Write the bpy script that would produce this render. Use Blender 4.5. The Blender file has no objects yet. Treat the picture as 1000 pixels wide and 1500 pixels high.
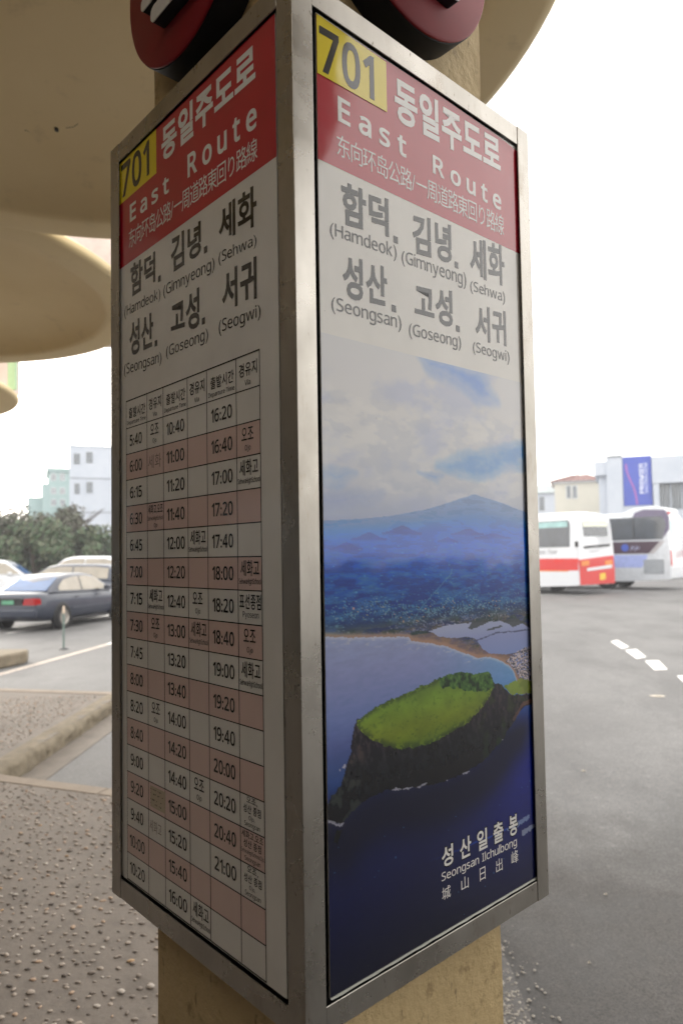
import bpy, bmesh, math, random
import numpy as np
from mathutils import Vector, Matrix, noise as mnoise

scene = bpy.context.scene
rad = math.radians
# ------------------------------------------------------------------ camera
EYE = 1.65
cam_data = bpy.data.cameras.new('camera')
cam = bpy.data.objects.new('camera', cam_data)
scene.collection.objects.link(cam)
pt, rl = .0418, -.0159
fw = Vector((0, math.cos(pt), math.sin(pt)))
up0 = Vector((0, -math.sin(pt), math.cos(pt)))
rt0 = Vector((1, 0, 0))
rt = rt0 * math.cos(rl) + up0 * math.sin(rl)
upv = up0 * math.cos(rl) - rt0 * math.sin(rl)
cam.matrix_world = Matrix(((rt.x, upv.x, -fw.x, 0), (rt.y, upv.y, -fw.y, 0), (rt.z, upv.z, -fw.z, EYE), (0, 0, 0, 1)))
cam_data.sensor_fit = 'VERTICAL'
cam_data.sensor_height = 36.0
cam_data.lens = 1013 / 1500 * 36
cam_data.shift_y = 21.1 / 1500
cam_data.clip_start = .05
cam_data.clip_end = 2000
cam_data.dof.use_dof = True
cam_data.dof.focus_distance = 1.22
cam_data.dof.aperture_fstop = 4.2
scene.camera = cam
# ------------------------------------------------------------------ sky and sun
SUN_EL, SUN_AZ = rad(20), rad(-42)      # azimuth clockwise from +Y (camera forward)
world = bpy.data.worlds.new('World')
scene.world = world
world.use_nodes = True
wn = world.node_tree
wn.nodes.clear()
sky = wn.nodes.new('ShaderNodeTexSky')
sky.sky_type = 'NISHITA'
sky.sun_disc = False
sky.sun_elevation = SUN_EL
sky.sun_rotation = SUN_AZ
sky.air_density = 1.0
sky.dust_density = 4.0
sky.ozone_density = 1.0
hs = wn.nodes.new('ShaderNodeHueSaturation')
hs.inputs['Saturation'].default_value = .30
tint = wn.nodes.new('ShaderNodeMix'); tint.data_type = 'RGBA'; tint.blend_type = 'MULTIPLY'
tint.inputs[0].default_value = 1.0
tint.inputs[7].default_value = (1.0, .985, .955, 1)
bg = wn.nodes.new('ShaderNodeBackground')
bg.inputs['Strength'].default_value = .15
wo = wn.nodes.new('ShaderNodeOutputWorld')
wn.links.new(sky.outputs[0], hs.inputs['Color'])
veil = wn.nodes.new('ShaderNodeMix'); veil.data_type = 'RGBA'      # thin even overcast veiling the clear sky
veil.inputs[0].default_value = .62
veil.inputs[7].default_value = (13.5, 13.2, 12.9, 1)
wn.links.new(hs.outputs[0], veil.inputs[6])
wn.links.new(veil.outputs[2], tint.inputs[6])
wn.links.new(tint.outputs[2], bg.inputs['Color'])
wn.links.new(bg.outputs[0], wo.inputs['Surface'])
sd = bpy.data.lights.new('sun', 'SUN')
sd.energy = .5
sd.angle = rad(25)
sd.color = (1, .9, .78)
sun = bpy.data.objects.new('sun', sd)
scene.collection.objects.link(sun)
sun.location = (0, 0, 20)
dirv = Vector((math.sin(SUN_AZ) * math.cos(SUN_EL), math.cos(SUN_AZ) * math.cos(SUN_EL), math.sin(SUN_EL)))
sun.rotation_euler = dirv.to_track_quat('Z', 'Y').to_euler()
vs = scene.view_settings
vs.view_transform = 'Standard'
vs.look = 'None'
vs.gamma = 1
vs.use_curve_mapping = False
vs.exposure = .95

# ------------------------------------------------------------------ materials
def lin(c):
    return tuple(((v / 255) / 12.92 if v / 255 <= .04045 else ((v / 255 + .055) / 1.055) ** 2.4) for v in c)

class NT:
    def __init__(s, name):
        s.m = bpy.data.materials.new(name); s.m.use_nodes = True
        s.t = s.m.node_tree; s.b = s.t.nodes['Principled BSDF']
        tc = s.t.nodes.new('ShaderNodeTexCoord'); s.co = tc.outputs['Object']
    def n(s, ty, **k):
        q = s.t.nodes.new(ty)
        for a, v in k.items(): setattr(q, a, v)
        return q
    def l(s, a, b): s.t.links.new(a, b)
    def noise(s, scale, detail=5, rough=.6, stretch=None):
        q = s.n('ShaderNodeTexNoise')
        q.inputs['Scale'].default_value = scale; q.inputs['Detail'].default_value = detail; q.inputs['Roughness'].default_value = rough
        if stretch:
            mp = s.n('ShaderNodeMapping'); mp.inputs['Scale'].default_value = stretch
            s.l(s.co, mp.inputs[0]); s.l(mp.outputs[0], q.inputs['Vector'])
        else: s.l(s.co, q.inputs['Vector'])
        return q.outputs[0]
    def ramp(s, src, pts):
        r = s.n('ShaderNodeValToRGB'); e = r.color_ramp.elements
        while len(e) < len(pts): e.new(.5)
        for i, (p, c) in enumerate(pts):
            e[i].position = p; e[i].color = (*c, 1) if len(c) == 3 else c
        s.l(src, r.inputs[0]); return r.outputs[0]
    def mix(s, fac, a, b, mode='MIX'):
        q = s.n('ShaderNodeMix', data_type='RGBA', blend_type=mode)
        for i, v in ((0, fac), (6, a), (7, b)):
            if hasattr(v, 'links') or isinstance(v, bpy.types.NodeSocket): s.l(v, q.inputs[i])
            elif i == 0: q.inputs[0].default_value = v
            else: q.inputs[i].default_value = (*v, 1)
        return q.outputs[2]
    def bump(s, h, st, dist=.01):
        q = s.n('ShaderNodeBump'); q.inputs['Strength'].default_value = st; q.inputs['Distance'].default_value = dist
        s.l(h, q.inputs['Height']); s.l(q.outputs[0], s.b.inputs['Normal']); return q

def g3(v): return (v, v, v)

def simple(name, col, rough=.6, metal=0, var=.12, scale=6, coat=0, spec=.5, trans=0, emit=0, bump=0):
    t = NT(name); c = lin(col)
    n = t.noise(scale)
    t.l(t.mix(t.ramp(n, [(.3, g3(1 - var)), (.7, g3(1 + var))]), (0, 0, 0), (0, 0, 0)), t.b.inputs['Base Color']) if False else None
    r = t.ramp(n, [(.3, tuple(x * (1 - var) for x in c)), (.7, tuple(min(1, x * (1 + var)) for x in c))])
    t.l(r, t.b.inputs['Base Color'])
    t.b.inputs['Roughness'].default_value = rough; t.b.inputs['Metallic'].default_value = metal
    t.b.inputs['Specular IOR Level'].default_value = spec
    t.b.inputs['Coat Weight'].default_value = coat
    t.b.inputs['Coat Roughness'].default_value = .04
    if bump: t.bump(t.noise(scale * 8), bump)
    return t.m

def printed(name, col, var=.05):
    """print under a clear glossy film, slightly wavy"""
    t = NT(name); c = lin(col)
    n = t.noise(9, 6)
    spots = t.noise(160, 2)
    base = t.ramp(n, [(.3, tuple(x * (1 - var) for x in c)), (.7, tuple(min(1, x * (1 + var)) for x in c))])
    sp = t.ramp(spots, [(.76, g3(0)), (.80, g3(1))])
    t.l(t.mix(t.mix(.5, sp, (0, 0, 0), 'MULTIPLY'), base, (.12, .11, .09)), t.b.inputs['Base Color'])
    film(t)
    return t.m

def film(t):
    t.b.inputs['Roughness'].default_value = .5
    t.b.inputs['Specular IOR Level'].default_value = .12
    t.b.inputs['Coat Weight'].default_value = 1.0
    t.b.inputs['Coat IOR'].default_value = 1.54
    t.l(t.ramp(t.noise(14, 4), [(.3, g3(.05)), (.7, g3(.11))]), t.b.inputs['Coat Roughness'])
    bp = t.n('ShaderNodeBump'); bp.inputs['Strength'].default_value = .12; bp.inputs['Distance'].default_value = .02
    t.l(t.noise(5, 2), bp.inputs['Height']); t.l(bp.outputs[0], t.b.inputs['Coat Normal'])

def mat_steel():
    t = NT('brushed_steel')
    n1 = t.noise(3, 6, .65, (1, 1, .5)); n2 = t.noise(90, 4, .6, (1, 1, .5)); n3 = t.noise(16, 7, .7, (1, 1, .35))
    c = t.ramp(n1, [(.3, lin((146, 141, 133))), (.65, lin((182, 178, 171)))])
    c = t.mix(t.ramp(n3, [(.56, g3(0)), (.72, g3(.55))]), c, lin((122, 106, 86)))
    c = t.mix(t.ramp(n2, [(.66, g3(0)), (.72, g3(.75))]), c, lin((84, 74, 62)))
    t.l(c, t.b.inputs['Base Color'])
    t.b.inputs['Metallic'].default_value = .85
    t.l(t.ramp(t.noise(8, 5), [(.3, g3(.20)), (.7, g3(.40))]), t.b.inputs['Roughness'])
    t.bump(t.noise(220, 2, .5, (1, 1, .12)), .015, .001)
    return t.m
def mat_concrete(name, c1, c2, bump=.25, rough=.85, scale=4, dirt=(.25, .22, .17)):
    t = NT(name)
    n1 = t.noise(scale, 7, .65); n2 = t.noise(scale * 9, 5)
    c = t.ramp(n1, [(.28, lin(c1)), (.72, lin(c2))])
    c = t.mix(t.ramp(n2, [(.58, g3(0)), (.75, g3(.35))]), c, dirt)
    t.l(c, t.b.inputs['Base Color']); t.b.inputs['Roughness'].default_value = rough
    if bump: t.bump(t.noise(scale * 14, 6), bump, .01)
    return t.m
def mat_paint_plaster():
    t = NT('cream_plaster')
    n1 = t.noise(2.2, 6, .6); n2 = t.noise(24, 5, .65); n3 = t.noise(60, 4, .6, (1, 1, .35))
    c = t.ramp(n1, [(.3, lin((182, 158, 114))), (.7, lin((204, 181, 136)))])
    c = t.mix(t.ramp(n2, [(.58, g3(0)), (.70, g3(.55))]), c, lin((120, 96, 60)))
    c = t.mix(t.ramp(n3, [(.64, g3(0)), (.70, g3(.5))]), c, lin((92, 76, 54)))
    t.l(c, t.b.inputs['Base Color']); t.b.inputs['Roughness'].default_value = .7
    t.bump(t.noise(30, 6, .6), .7, .008)
    return t.m
def mat_canopy():
    t = NT('cream_canopy_paint')
    n1 = t.noise(.9, 5, .55); n2 = t.noise(30, 6, .6); n3 = t.noise(5, 7, .7)
    c = t.ramp(n1, [(.3, lin((224, 202, 154))), (.7, lin((234, 214, 170)))])
    c = t.mix(t.ramp(n3, [(.58, g3(0)), (.74, g3(.22))]), c, lin((120, 98, 62)))
    t.l(c, t.b.inputs['Base Color']); t.b.inputs['Roughness'].default_value = .65
    t.bump(n2, .08, .004)
    return t.m
def mat_asphalt(name='asphalt', a=.115, b=.20, tint=(1, .985, .975), flecks_and_shade=True):
    t = NT(name)
    big = t.noise(.35, 6, .6); mid = t.noise(3.2, 6, .65); fine = t.noise(110, 3, .7); vf = t.noise(38, 4, .6)
    c = t.ramp(big, [(.3, tuple(a * x for x in tint)), (.7, tuple(b * x for x in tint))])
    c = t.mix(t.ramp(mid, [(.35, g3(.5)), (.55, g3(0))]), c, tuple(a * .6 * x for x in tint))
    c = t.mix(t.ramp(t.noise(.8, 8, .72, (1, .45, 1)), [(.47, g3(0)), (.62, g3(.6))]), c, tuple(a * .66 * x for x in tint))
    c = t.mix(t.ramp(t.noise(14, 6, .7), [(.56, g3(0)), (.72, g3(.4))]), c, tuple(b * 1.45 * x for x in tint))
    c = t.mix(t.ramp(t.noise(2.3, 2, .5), [(.74, g3(0)), (.765, g3(.6))]), c, g3(.05))
    c = t.mix(t.ramp(fine, [(.40, g3(.7)), (.52, g3(0))]), c, g3(a * .45))
    if flecks_and_shade:
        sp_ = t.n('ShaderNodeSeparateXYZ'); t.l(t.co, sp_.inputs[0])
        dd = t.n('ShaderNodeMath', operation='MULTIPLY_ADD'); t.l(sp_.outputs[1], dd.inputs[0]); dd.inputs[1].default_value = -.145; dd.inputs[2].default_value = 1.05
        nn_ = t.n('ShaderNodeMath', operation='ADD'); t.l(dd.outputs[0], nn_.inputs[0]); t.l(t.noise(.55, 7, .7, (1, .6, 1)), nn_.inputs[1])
        c = t.mix(t.ramp(fine, [(.62, g3(0)), (.72, g3(.6))]), c, g3(.34))
        c = t.mix(t.ramp(vf, [(.66, g3(0)), (.72, g3(.5))]), c, (.34, .31, .28))
    if flecks_and_shade: c = t.mix(1.0, c, t.ramp(nn_.outputs[0], [(.70, (1, 1, 1)), (.98, (.40, .375, .355))]), 'MULTIPLY')  # noise-edged darkening near the platform: canopy shade painted into the colour
    t.l(c, t.b.inputs['Base Color'])
    t.l(t.ramp(mid, [(.3, g3(.62)), (.7, g3(.85))]), t.b.inputs['Roughness'])
    t.bump(fine, .5, .004)
    return t.m
def mat_pavement():
    t = NT('worn_concrete_paving')
    big = t.noise(1.1, 6, .65); mid = t.noise(9, 6, .65); fine = t.noise(170, 3, .7)
    c = t.ramp(big, [(.3, (.135, .112, .092)), (.7, (.200, .170, .143))])
    c = t.mix(t.ramp(mid, [(.36, g3(.6)), (.52, g3(0))]), c, (.105, .088, .072))
    c = t.mix(t.ramp(fine, [(.36, g3(.4)), (.5, g3(0))]), c, (.08, .07, .06))
    t.l(c, t.b.inputs['Base Color']); t.b.inputs['Roughness'].default_value = .8
    t.bump(t.noise(40, 5, .65), .45, .006)
    return t.m
def mat_foliage(name, a, b):
    t = NT(name)
    oi = t.n('ShaderNodeObjectInfo')
    c = t.ramp(t.noise(.8, 4), [(.3, a), (.7, b)])
    t.l(c, t.b.inputs['Base Color']); t.b.inputs['Roughness'].default_value = .7
    return t.m
def mat_glass(name, col, rough=.06):
    t = NT(name)
    t.l(t.ramp(t.noise(1.5, 3), [(.35, lin(col)), (.65, tuple(x * 1.6 for x in lin(col)))]), t.b.inputs['Base Color'])
    t.b.inputs['Roughness'].default_value = rough; t.b.inputs['Specular IOR Level'].default_value = .8
    t.b.inputs['Coat Weight'].default_value = .6
    return t.m

M = dict(
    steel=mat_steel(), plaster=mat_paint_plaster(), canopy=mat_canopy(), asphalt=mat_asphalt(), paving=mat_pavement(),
    paper=printed('white_print', (216, 213, 207)), red=printed('red_print', (176, 16, 42)), yellow=printed('yellow_print', (226, 204, 20)),
    ink=printed('black_ink', (16, 15, 16), .02), whiteink=printed('white_ink', (226, 224, 222)), pink=printed('pink_print', (208, 180, 172)),
    faint=printed('pencil_ink', (120, 104, 96)), tape=printed('old_tape', (176, 160, 136)),
    black=simple('black_gasket', (14, 12, 14), .45), signred=simple('sign_red_lacquer', (132, 12, 26), .5, spec=.25),
    signside=simple('sign_black_edge', (14, 13, 18), .6, spec=.2), signwhite=simple('sign_white_letter', (205, 205, 205), .4),
    edgeconc=mat_concrete('edging_concrete', (122, 110, 98), (142, 130, 116), .35, scale=5),
    kerbstone=mat_concrete('kerb_stone', (104, 94, 78), (140, 129, 110), .9, scale=7, dirt=(.10, .09, .05)),
    gutter=mat_concrete('gutter_concrete', (108, 101, 94), (132, 124, 115), .3, scale=6),
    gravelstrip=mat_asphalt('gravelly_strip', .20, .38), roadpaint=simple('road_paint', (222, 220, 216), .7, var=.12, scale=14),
    fadedpaint=simple('faded_road_paint', (176, 166, 156), .8, var=.2, scale=9),
    tyre=simple('tyre_rubber', (22, 22, 23), .8), rim=simple('alloy_rim', (160, 155, 148), .35, .7),
    darkplastic=simple('dark_plastic', (24, 24, 27), .5),
)

# ------------------------------------------------------------------ mesh helpers
COL = scene.collection
class MB:
    def __init__(s): s.v = []; s.f = []; s.mi = []
    def add(s, vs_, fs, m=0):
        o = len(s.v); s.v += [tuple(p) for p in vs_]; s.f += [tuple(i + o for i in f) for f in fs]; s.mi += [m] * len(fs); return s
    def box(s, x0, x1, y0, y1, z0, z1, m=0):
        return s.add([(x0, y0, z0), (x1, y0, z0), (x1, y1, z0), (x0, y1, z0), (x0, y0, z1), (x1, y0, z1), (x1, y1, z1), (x0, y1, z1)],
                     [(0, 3, 2, 1), (4, 5, 6, 7), (0, 1, 5, 4), (1, 2, 6, 5), (2, 3, 7, 6), (3, 0, 4, 7)], m)
    def quad(s, a, b, c, d, m=0): return s.add([a, b, c, d], [(0, 1, 2, 3)], m)
    def prism(s, pts, z0, z1, m=0, axis='z'):
        n = len(pts)
        mk = {'z': lambda p, z: (p[0], p[1], z), 'y': lambda p, z: (p[0], z, p[1]), 'x': lambda p, z: (z, p[0], p[1])}[axis]
        return s.add([mk(p, z0) for p in pts] + [mk(p, z1) for p in pts],
                     [tuple(range(n))[::-1], tuple(range(n, 2 * n))] + [(i, (i + 1) % n, n + (i + 1) % n, n + i) for i in range(n)], m)
    def tube(s, pts, r, n=8, m=0):
        pts = [Vector(p) for p in pts]; rs = r if isinstance(r, (list, tuple)) else [r] * len(pts)
        rings = []
        for i, p in enumerate(pts):
            d = (pts[min(i + 1, len(pts) - 1)] - pts[max(i - 1, 0)]).normalized()
            a = d.orthogonal().normalized() if abs(d.z) > .9 else d.cross(Vector((0, 0, 1))).normalized()
            b = d.cross(a)
            rings.append([p + (a * math.cos(t) + b * math.sin(t)) * rs[i] for t in [2 * math.pi * k / n for k in range(n)]])
        vv = [q for R_ in rings for q in R_]; ff = []
        for i in range(len(rings) - 1):
            for k in range(n): ff.append((i * n + k, i * n + (k + 1) % n, (i + 1) * n + (k + 1) % n, (i + 1) * n + k))
        ff += [tuple(range(n))[::-1], tuple(range((len(rings) - 1) * n, len(rings) * n))]
        return s.add(vv, ff, m)
    def rev(s, prof, n=64, c=(0, 0, 0), m=0, axis='z', cap=False):
        vv = []; ff = []
        for r, h in prof:
            for k in range(n):
                t = 2 * math.pi * k / n; a, b = r * math.cos(t), r * math.sin(t)
                p = {'z': (a, b, h), 'y': (a, h, b), 'x': (h, a, b)}[axis]
                vv.append((p[0] + c[0], p[1] + c[1], p[2] + c[2]))
        for i in range(len(prof) - 1):
            for k in range(n): ff.append((i * n + k, i * n + (k + 1) % n, (i + 1) * n + (k + 1) % n, (i + 1) * n + k))
        if cap: ff += [tuple(range(n)), tuple(range((len(prof) - 1) * n, len(prof) * n))]
        return s.add(vv, ff, m)
    def loft(s, rings, m=0, caps=True):
        n = len(rings[0]); vv = [q for R_ in rings for q in R_]; ff = []
        for i in range(len(rings) - 1):
            for k in range(n): ff.append((i * n + k, i * n + (k + 1) % n, (i + 1) * n + (k + 1) % n, (i + 1) * n + k))
        if caps: ff += [tuple(range(n))[::-1], tuple(range((len(rings) - 1) * n, len(rings) * n))]
        return s.add(vv, ff, m)
    def xf(s, mat): s.v = [tuple(mat @ Vector(p)) for p in s.v]; return s
    def build(s, name, mats, parent=None, smooth=False, bevel=0, subsurf=0, recalc=True, angle=None, seg=2):
        me = bpy.data.meshes.new(name); me.from_pydata(s.v, [], s.f)
        for m_ in (mats if isinstance(mats, (list, tuple)) else [mats]): me.materials.append(m_)
        me.polygons.foreach_set('material_index', s.mi)
        if recalc:
            bm = bmesh.new(); bm.from_mesh(me); bmesh.ops.recalc_face_normals(bm, faces=bm.faces); bm.to_mesh(me); bm.free()
        if smooth: me.polygons.foreach_set('use_smooth', [True] * len(me.polygons))
        if angle: me.set_sharp_from_angle(angle=rad(angle))
        me.update()
        o = bpy.data.objects.new(name, me); COL.objects.link(o); o.parent = parent
        if bevel:
            b = o.modifiers.new('bevel', 'BEVEL'); b.width = bevel; b.segments = seg; b.limit_method = 'ANGLE'; b.angle_limit = rad(40)
        if subsurf:
            b = o.modifiers.new('sub', 'SUBSURF'); b.levels = b.render_levels = subsurf
        return o
def tag(o, label=None, cat=None, group=None, kind=None):
    for k, v in (('label', label), ('category', cat), ('group', group), ('kind', kind)):
        if v: o[k] = v
    return o
def empty(name, loc, rz, label, cat, group=None):
    o = bpy.data.objects.new(name, None); COL.objects.link(o); o.location = loc; o.rotation_euler = (0, 0, rz)
    o.empty_display_size = .2
    return tag(o, label, cat, group)

ROAD = -.15
# ------------------------------------------------------------------ ground, road, pavement
road = MB()
road.quad((-400, -60, ROAD), (400, -60, ROAD), (400, 700, ROAD), (-400, 700, ROAD))
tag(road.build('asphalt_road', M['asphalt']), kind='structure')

# raised platform (the camera stands on it); L-shaped outline
PF = [(-9, -8), (.5, -8), (.5, 4.22), (-1.7, 5.05), (-2.74, 5.44), (-2.72, 8.62), (-4.4, 9.0), (-9, 9.6)]
pv = MB(); pv.prism(PF, ROAD - .05, 0)
pav = tag(pv.build('pavement', [M['paving']]), kind='structure')
# smooth edging strips cast along the platform's rim, 4 mm proud
def strip(pts, w, z0, z1, name, mat, parent=None, side=1):
    for i in range(len(pts) - 1):
        a, b = Vector(pts[i]), Vector(pts[i + 1]); d = (b - a).normalized(); nn = Vector((-d.y, d.x)) * w * side
        L = (b - a).length; k = max(1, round(L / 1.2))
        for j in range(k):
            p, q = a + (b - a) * (j / k) + d * .004, a + (b - a) * ((j + 1) / k) - d * .004
            m = MB(); m.prism([(p.x, p.y), (q.x, q.y), (q.x + nn.x, q.y + nn.y), (p.x + nn.x, p.y + nn.y)], z0, z1)
            m.build(name, mat, parent, bevel=.006)
strip([(.5, 4.22), (-1.7, 5.05), (-2.74, 5.44)], .13, -.149, .005, 'edging_slab', M['edgeconc'], pav, 1)
strip([(-2.72, 8.62), (-4.4, 9.0), (-7.5, 9.4)], .16, -.149, .006, 'edging_slab', M['edgeconc'], pav, 1)
# rough, weathered kerb face beside the recessed bay
random.seed(4)
k = MB(); N = 120; rows = []
prof = [(.16, .004), (.05, .006), (-.005, -.004), (-.03, -.03), (-.022, -.07), (-.03, -.11), (-.02, -.16)]
for i in range(N + 1):
    y = 5.47 + (8.60 - 5.47) * i / N; r = []
    for j, (dx, z) in enumerate(prof):
        nz = mnoise.noise(Vector((y * 4, j * 1.3, 3))) * .03 + mnoise.noise(Vector((y * 21, j * 3.1, 9))) * .022
        if j == 0: nz = 0
        r.append((-2.72 - dx - nz if j else -2.72 - dx, y, z + (nz * .5 if j else 0)))
    rows.append(r)
n = len(prof)
k.add([p for r in rows for p in r], [(i * n + j, i * n + j + 1, (i + 1) * n + j + 1, (i + 1) * n + j) for i in range(N) for j in range(n - 1)])
k.build('kerb_face', M['kerbstone'], pav, smooth=True)
gt = MB(); gt.prism([(-2.70, 5.47), (-2.45, 5.37), (-2.42, 8.55), (-2.70, 8.60)], ROAD - .02, ROAD + .008)
tag(gt.build('gutter', M['gutter'], bevel=.004), kind='structure')
# stony strip at the foot of the platform on the road side
gs = MB()
P0 = [(.503, 1.5), (.57, 1.5), (.62, 2.2), (.70, 2.7), (.70, 3.1), (.66, 3.7), (.52, 4.1), (.503, 4.1)]
gs.prism(P0, ROAD, ROAD + .006)
tag(gs.build('gravelly_strip', M['gravelstrip']), kind='structure')
gg = MB(); random.seed(8)
for i in range(3200):
    y = random.uniform(1.6, 4.2); x = .52 + abs(random.gauss(0, .10)); s = random.uniform(.002, .0075)
    gg.rev([(0.0001, -s), (s, 0), (.0001, s * .8)], 5, (x, y, ROAD + .007))
tag(gg.build('loose_grit', simple('grit_stone', (172, 166, 158), .8, var=.4, scale=60)), 'fine pale grit scattered over the asphalt beside the pillar foot', 'grit', kind='stuff')

# pebbles set in the paving
def pebble_mesh(seed):
    rnd = random.Random(seed); m = MB(); L, W_, H_ = 1, rnd.uniform(.55, .85), rnd.uniform(.30, .44)
    rings = []
    for zz, rr in ((-.3, .75), (.15, 1), (.65, .78), (.95, .35)):
        rings.append([(L * rr * math.cos(t) * (1 + .08 * math.sin(3 * t + seed)), W_ * rr * math.sin(t), H_ * zz) for t in [2 * math.pi * q / 7 for q in range(7)]])
    m.loft(rings, caps=True); return m
pcols = [((164, 152, 141), 6), ((146, 136, 127), 5), ((128, 118, 110), 3), ((172, 148, 128), 2), ((174, 165, 156), 2.5), ((104, 96, 90), 1.5), ((168, 140, 108), .25)]
pmats = [simple('pebble_stone', c, .85, var=.35, scale=70, spec=.3) for c, w in pcols]
wts = [w for c, w in pcols]
rnd = random.Random(21)
pts = []
gy = .9
while gy < 8.5:
    gx = -4.6
    while gx < .42:
        x = gx + rnd.uniform(-.022, .022); y = gy + rnd.uniform(-.022, .022)
        edge = 5.05 + (-1.7 - x) * .375 - .15
        ok = (y < edge) or (x < -2.95 and y < 8.45)
        if ok and rnd.random() < .93 and not (-.32 < x < .24 and 1.15 < y < 1.8): pts.append((x, y))
        gx += .054
    gy += .052
def vis(p):
    if p[1] < 1.5: return False
    px = 500 + 1013 * p[0] / p[1]
    return -10 < px < 232 and p[1] > 2.25
seen = sorted([p for p in pts if vis(p)], key=lambda p: p[1])
single = set(seen[:290])
pm = {}
for vseed in range(4):
    for mi, mt in enumerate(pmats):
        me = None; pm[(vseed, mi)] = (pebble_mesh(vseed + 1), mt)
cache = {}
bulk = MB()
for p in pts:
    a = rnd.uniform(0, math.pi) if rnd.random() < .5 else rnd.gauss(0, .35); s = rnd.choice([.0085, .0105, .012, .0135, .016]) * rnd.uniform(.85, 1.15)
    sd_ = rnd.randrange(4); mi = rnd.choices(range(len(pmats)), wts)[0]; zz = rnd.uniform(-.1, .45) * s * .6
    mat4 = Matrix.Translation((p[0], p[1], zz)) @ Matrix.Rotation(a, 4, 'Z') @ Matrix.Scale(s, 4)
    if p in single:
        if (sd_, mi) not in cache:
            o = pm[(sd_, mi)][0].build('pebble', pmats[mi], pav, smooth=True); cache[(sd_, mi)] = o
        else:
            o = bpy.data.objects.new('pebble', cache[(sd_, mi)].data); COL.objects.link(o); o.parent = pav
        o.matrix_local = mat4
    else:
        src = pm[(sd_, mi)][0]
        bulk.add([mat4 @ Vector(v) for v in src.v], src.f, mi)
tag(bulk.build('pebbles', pmats, pav, smooth=True, recalc=False), kind='stuff')

# road markings (painted sheets)
def paint(pts, name, mat, label, z=.004):
    m = MB(); m.add([(x, y, ROAD + z) for x, y in pts], [tuple(range(len(pts)))]); return tag(m.build(name, mat), kind='structure')
k109 = 1.8 / 1.65
for q in ([(4.86, 12.68), (5.07, 12.90), (4.84, 11.93), (4.64, 11.76)][:2] + [(4.90, 11.95), (4.68, 11.72)],
          [(4.66, 11.55), (4.90, 11.67), (4.68, 10.78), (4.46, 10.62)], [(4.50, 10.43), (4.71, 10.44), (4.47, 9.63), (4.27, 9.60)],
          [(4.36, 9.15), (4.56, 9.15), (4.36, 8.5), (4.16, 8.48)]):
    P = [(x * k109, y * k109) for x, y in q]
    P = [P[0], P[1], P[2], P[3]]
    paint(P, 'white_road_dash', M['roadpaint'], '')
def line(a, b, w, mat, name):
    a, b = Vector(a), Vector(b); d = (b - a).normalized(); nn = Vector((-d.y, d.x)) * w / 2
    paint([tuple(a + nn), tuple(b + nn), tuple(b - nn), tuple(a - nn)], name, mat, '')
line((-5.45, 10.9), (-4.96, 14.75), .16, M['fadedpaint'], 'white_lane_line')
line((-4.96, 14.75), (-4.2, 20.7), .15, M['roadpaint'], 'white_lane_line')
line((-8.3, 17.2), (-7.2, 24.5), .15, M['roadpaint'], 'white_bay_line')
for x, y, s in ((1.95, 5.75, .022), (3.86, 8.62, .10), (2.55, 10.2, .06), (2.35, 8.55, .06), (1.35, 3.7, .010), (1.05, 3.1, .008), (2.3, 4.6, .012)):
    m = MB(); m.add([(x + s * math.cos(t) * random.uniform(.7, 1.1), y + s * .7 * math.sin(t), ROAD + .005) for t in [q * .8976 for q in range(7)]], [tuple(range(7))])
    m.prism([(x - s * .3, y - s * .2), (x + s * .4, y - s * .2), (x, y + s * .3)], ROAD + .005, ROAD + .012)
    tag(m.build('dropped_litter', simple('pale_scrap', (178, 170, 158), .9)), 'small pale scrap lying on the asphalt right of the sign', 'litter', 'pale scraps dropped on the asphalt')

# ------------------------------------------------------------------ pillar and canopies
C0 = Vector((-.0625, 1.0149)); TH = .8314; W = .6433
dl = Vector((-math.cos(TH), math.sin(TH))); dr = Vector((math.sin(TH), math.cos(TH)))
CC = C0 + (dl + dr) * W / 2
ZT = -.7018 + EYE + 1.6; ZB = ZT - 1.6
LIP = EYE + 1.9
def pillar(x, y, rz, label, ztop, half=.2575):
    root = empty('support_pillar', (x, y, 0), rz, label, 'pillar', 'cream canopy pillars')
    m = MB(); nz = 60; rings = []
    cs = .014
    base = [(-half + cs, -half), (half - cs, -half), (half, -half + cs), (half, half - cs), (half - cs, half), (-half + cs, half), (-half, half - cs), (-half, -half + cs)]
    for i in range(nz + 1):
        z = ztop * i / nz
        rings.append([(px + .0035 * mnoise.noise(Vector((px * 9, z * 6, py * 9))), py + .0035 * mnoise.noise(Vector((px * 9 + 7, z * 6, py * 9))), z) for px, py in base])
    m.loft(rings); m.build('shaft', M['plaster'], root)
    return root
RZ = math.atan2(dr.y, dr.x)       # local x = dr
pillar(CC.x, CC.y, RZ, 'square cream plastered pillar behind the steel timetable box', LIP + .25)
pillar(-3.26, 4.85, RZ, 'square cream pillar under the second round canopy, out to the left', LIP + .25)
pillar(-5.4, 7.5, RZ, 'square cream pillar under the third round canopy, far left', LIP + .25)
def canopy(x, y, R, dz, label):
    root = empty('round_canopy', (x, y, LIP + dz), 0, label, 'canopy', 'round concrete canopies in a row')
    ri = R - .24
    prof = [(.001, .20), (R * .40, .20), (R * .58, .192), (R * .68, .17), (R * .76, .13), (ri - .06, .07), (ri - .02, .022), (ri, .004), (ri + .03, 0), (R - .05, 0), (R - .015, .008), (R, .03),
            (R, .055), (R - .04, .085), (R - .3, .15), (R * .5, .33), (.001, .42)]
    m = MB(); m.rev(prof, 128); m.build('dish', M['canopy'], root, smooth=True, angle=50)
    return root
d1 = canopy(-1.10, 2.2, 1.885, 0, 'nearest round cream canopy, directly above the bus timetable box')
canopy(-3.26, 4.85, 1.775, .003, 'second round cream canopy, with the bright gap before it')
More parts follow.
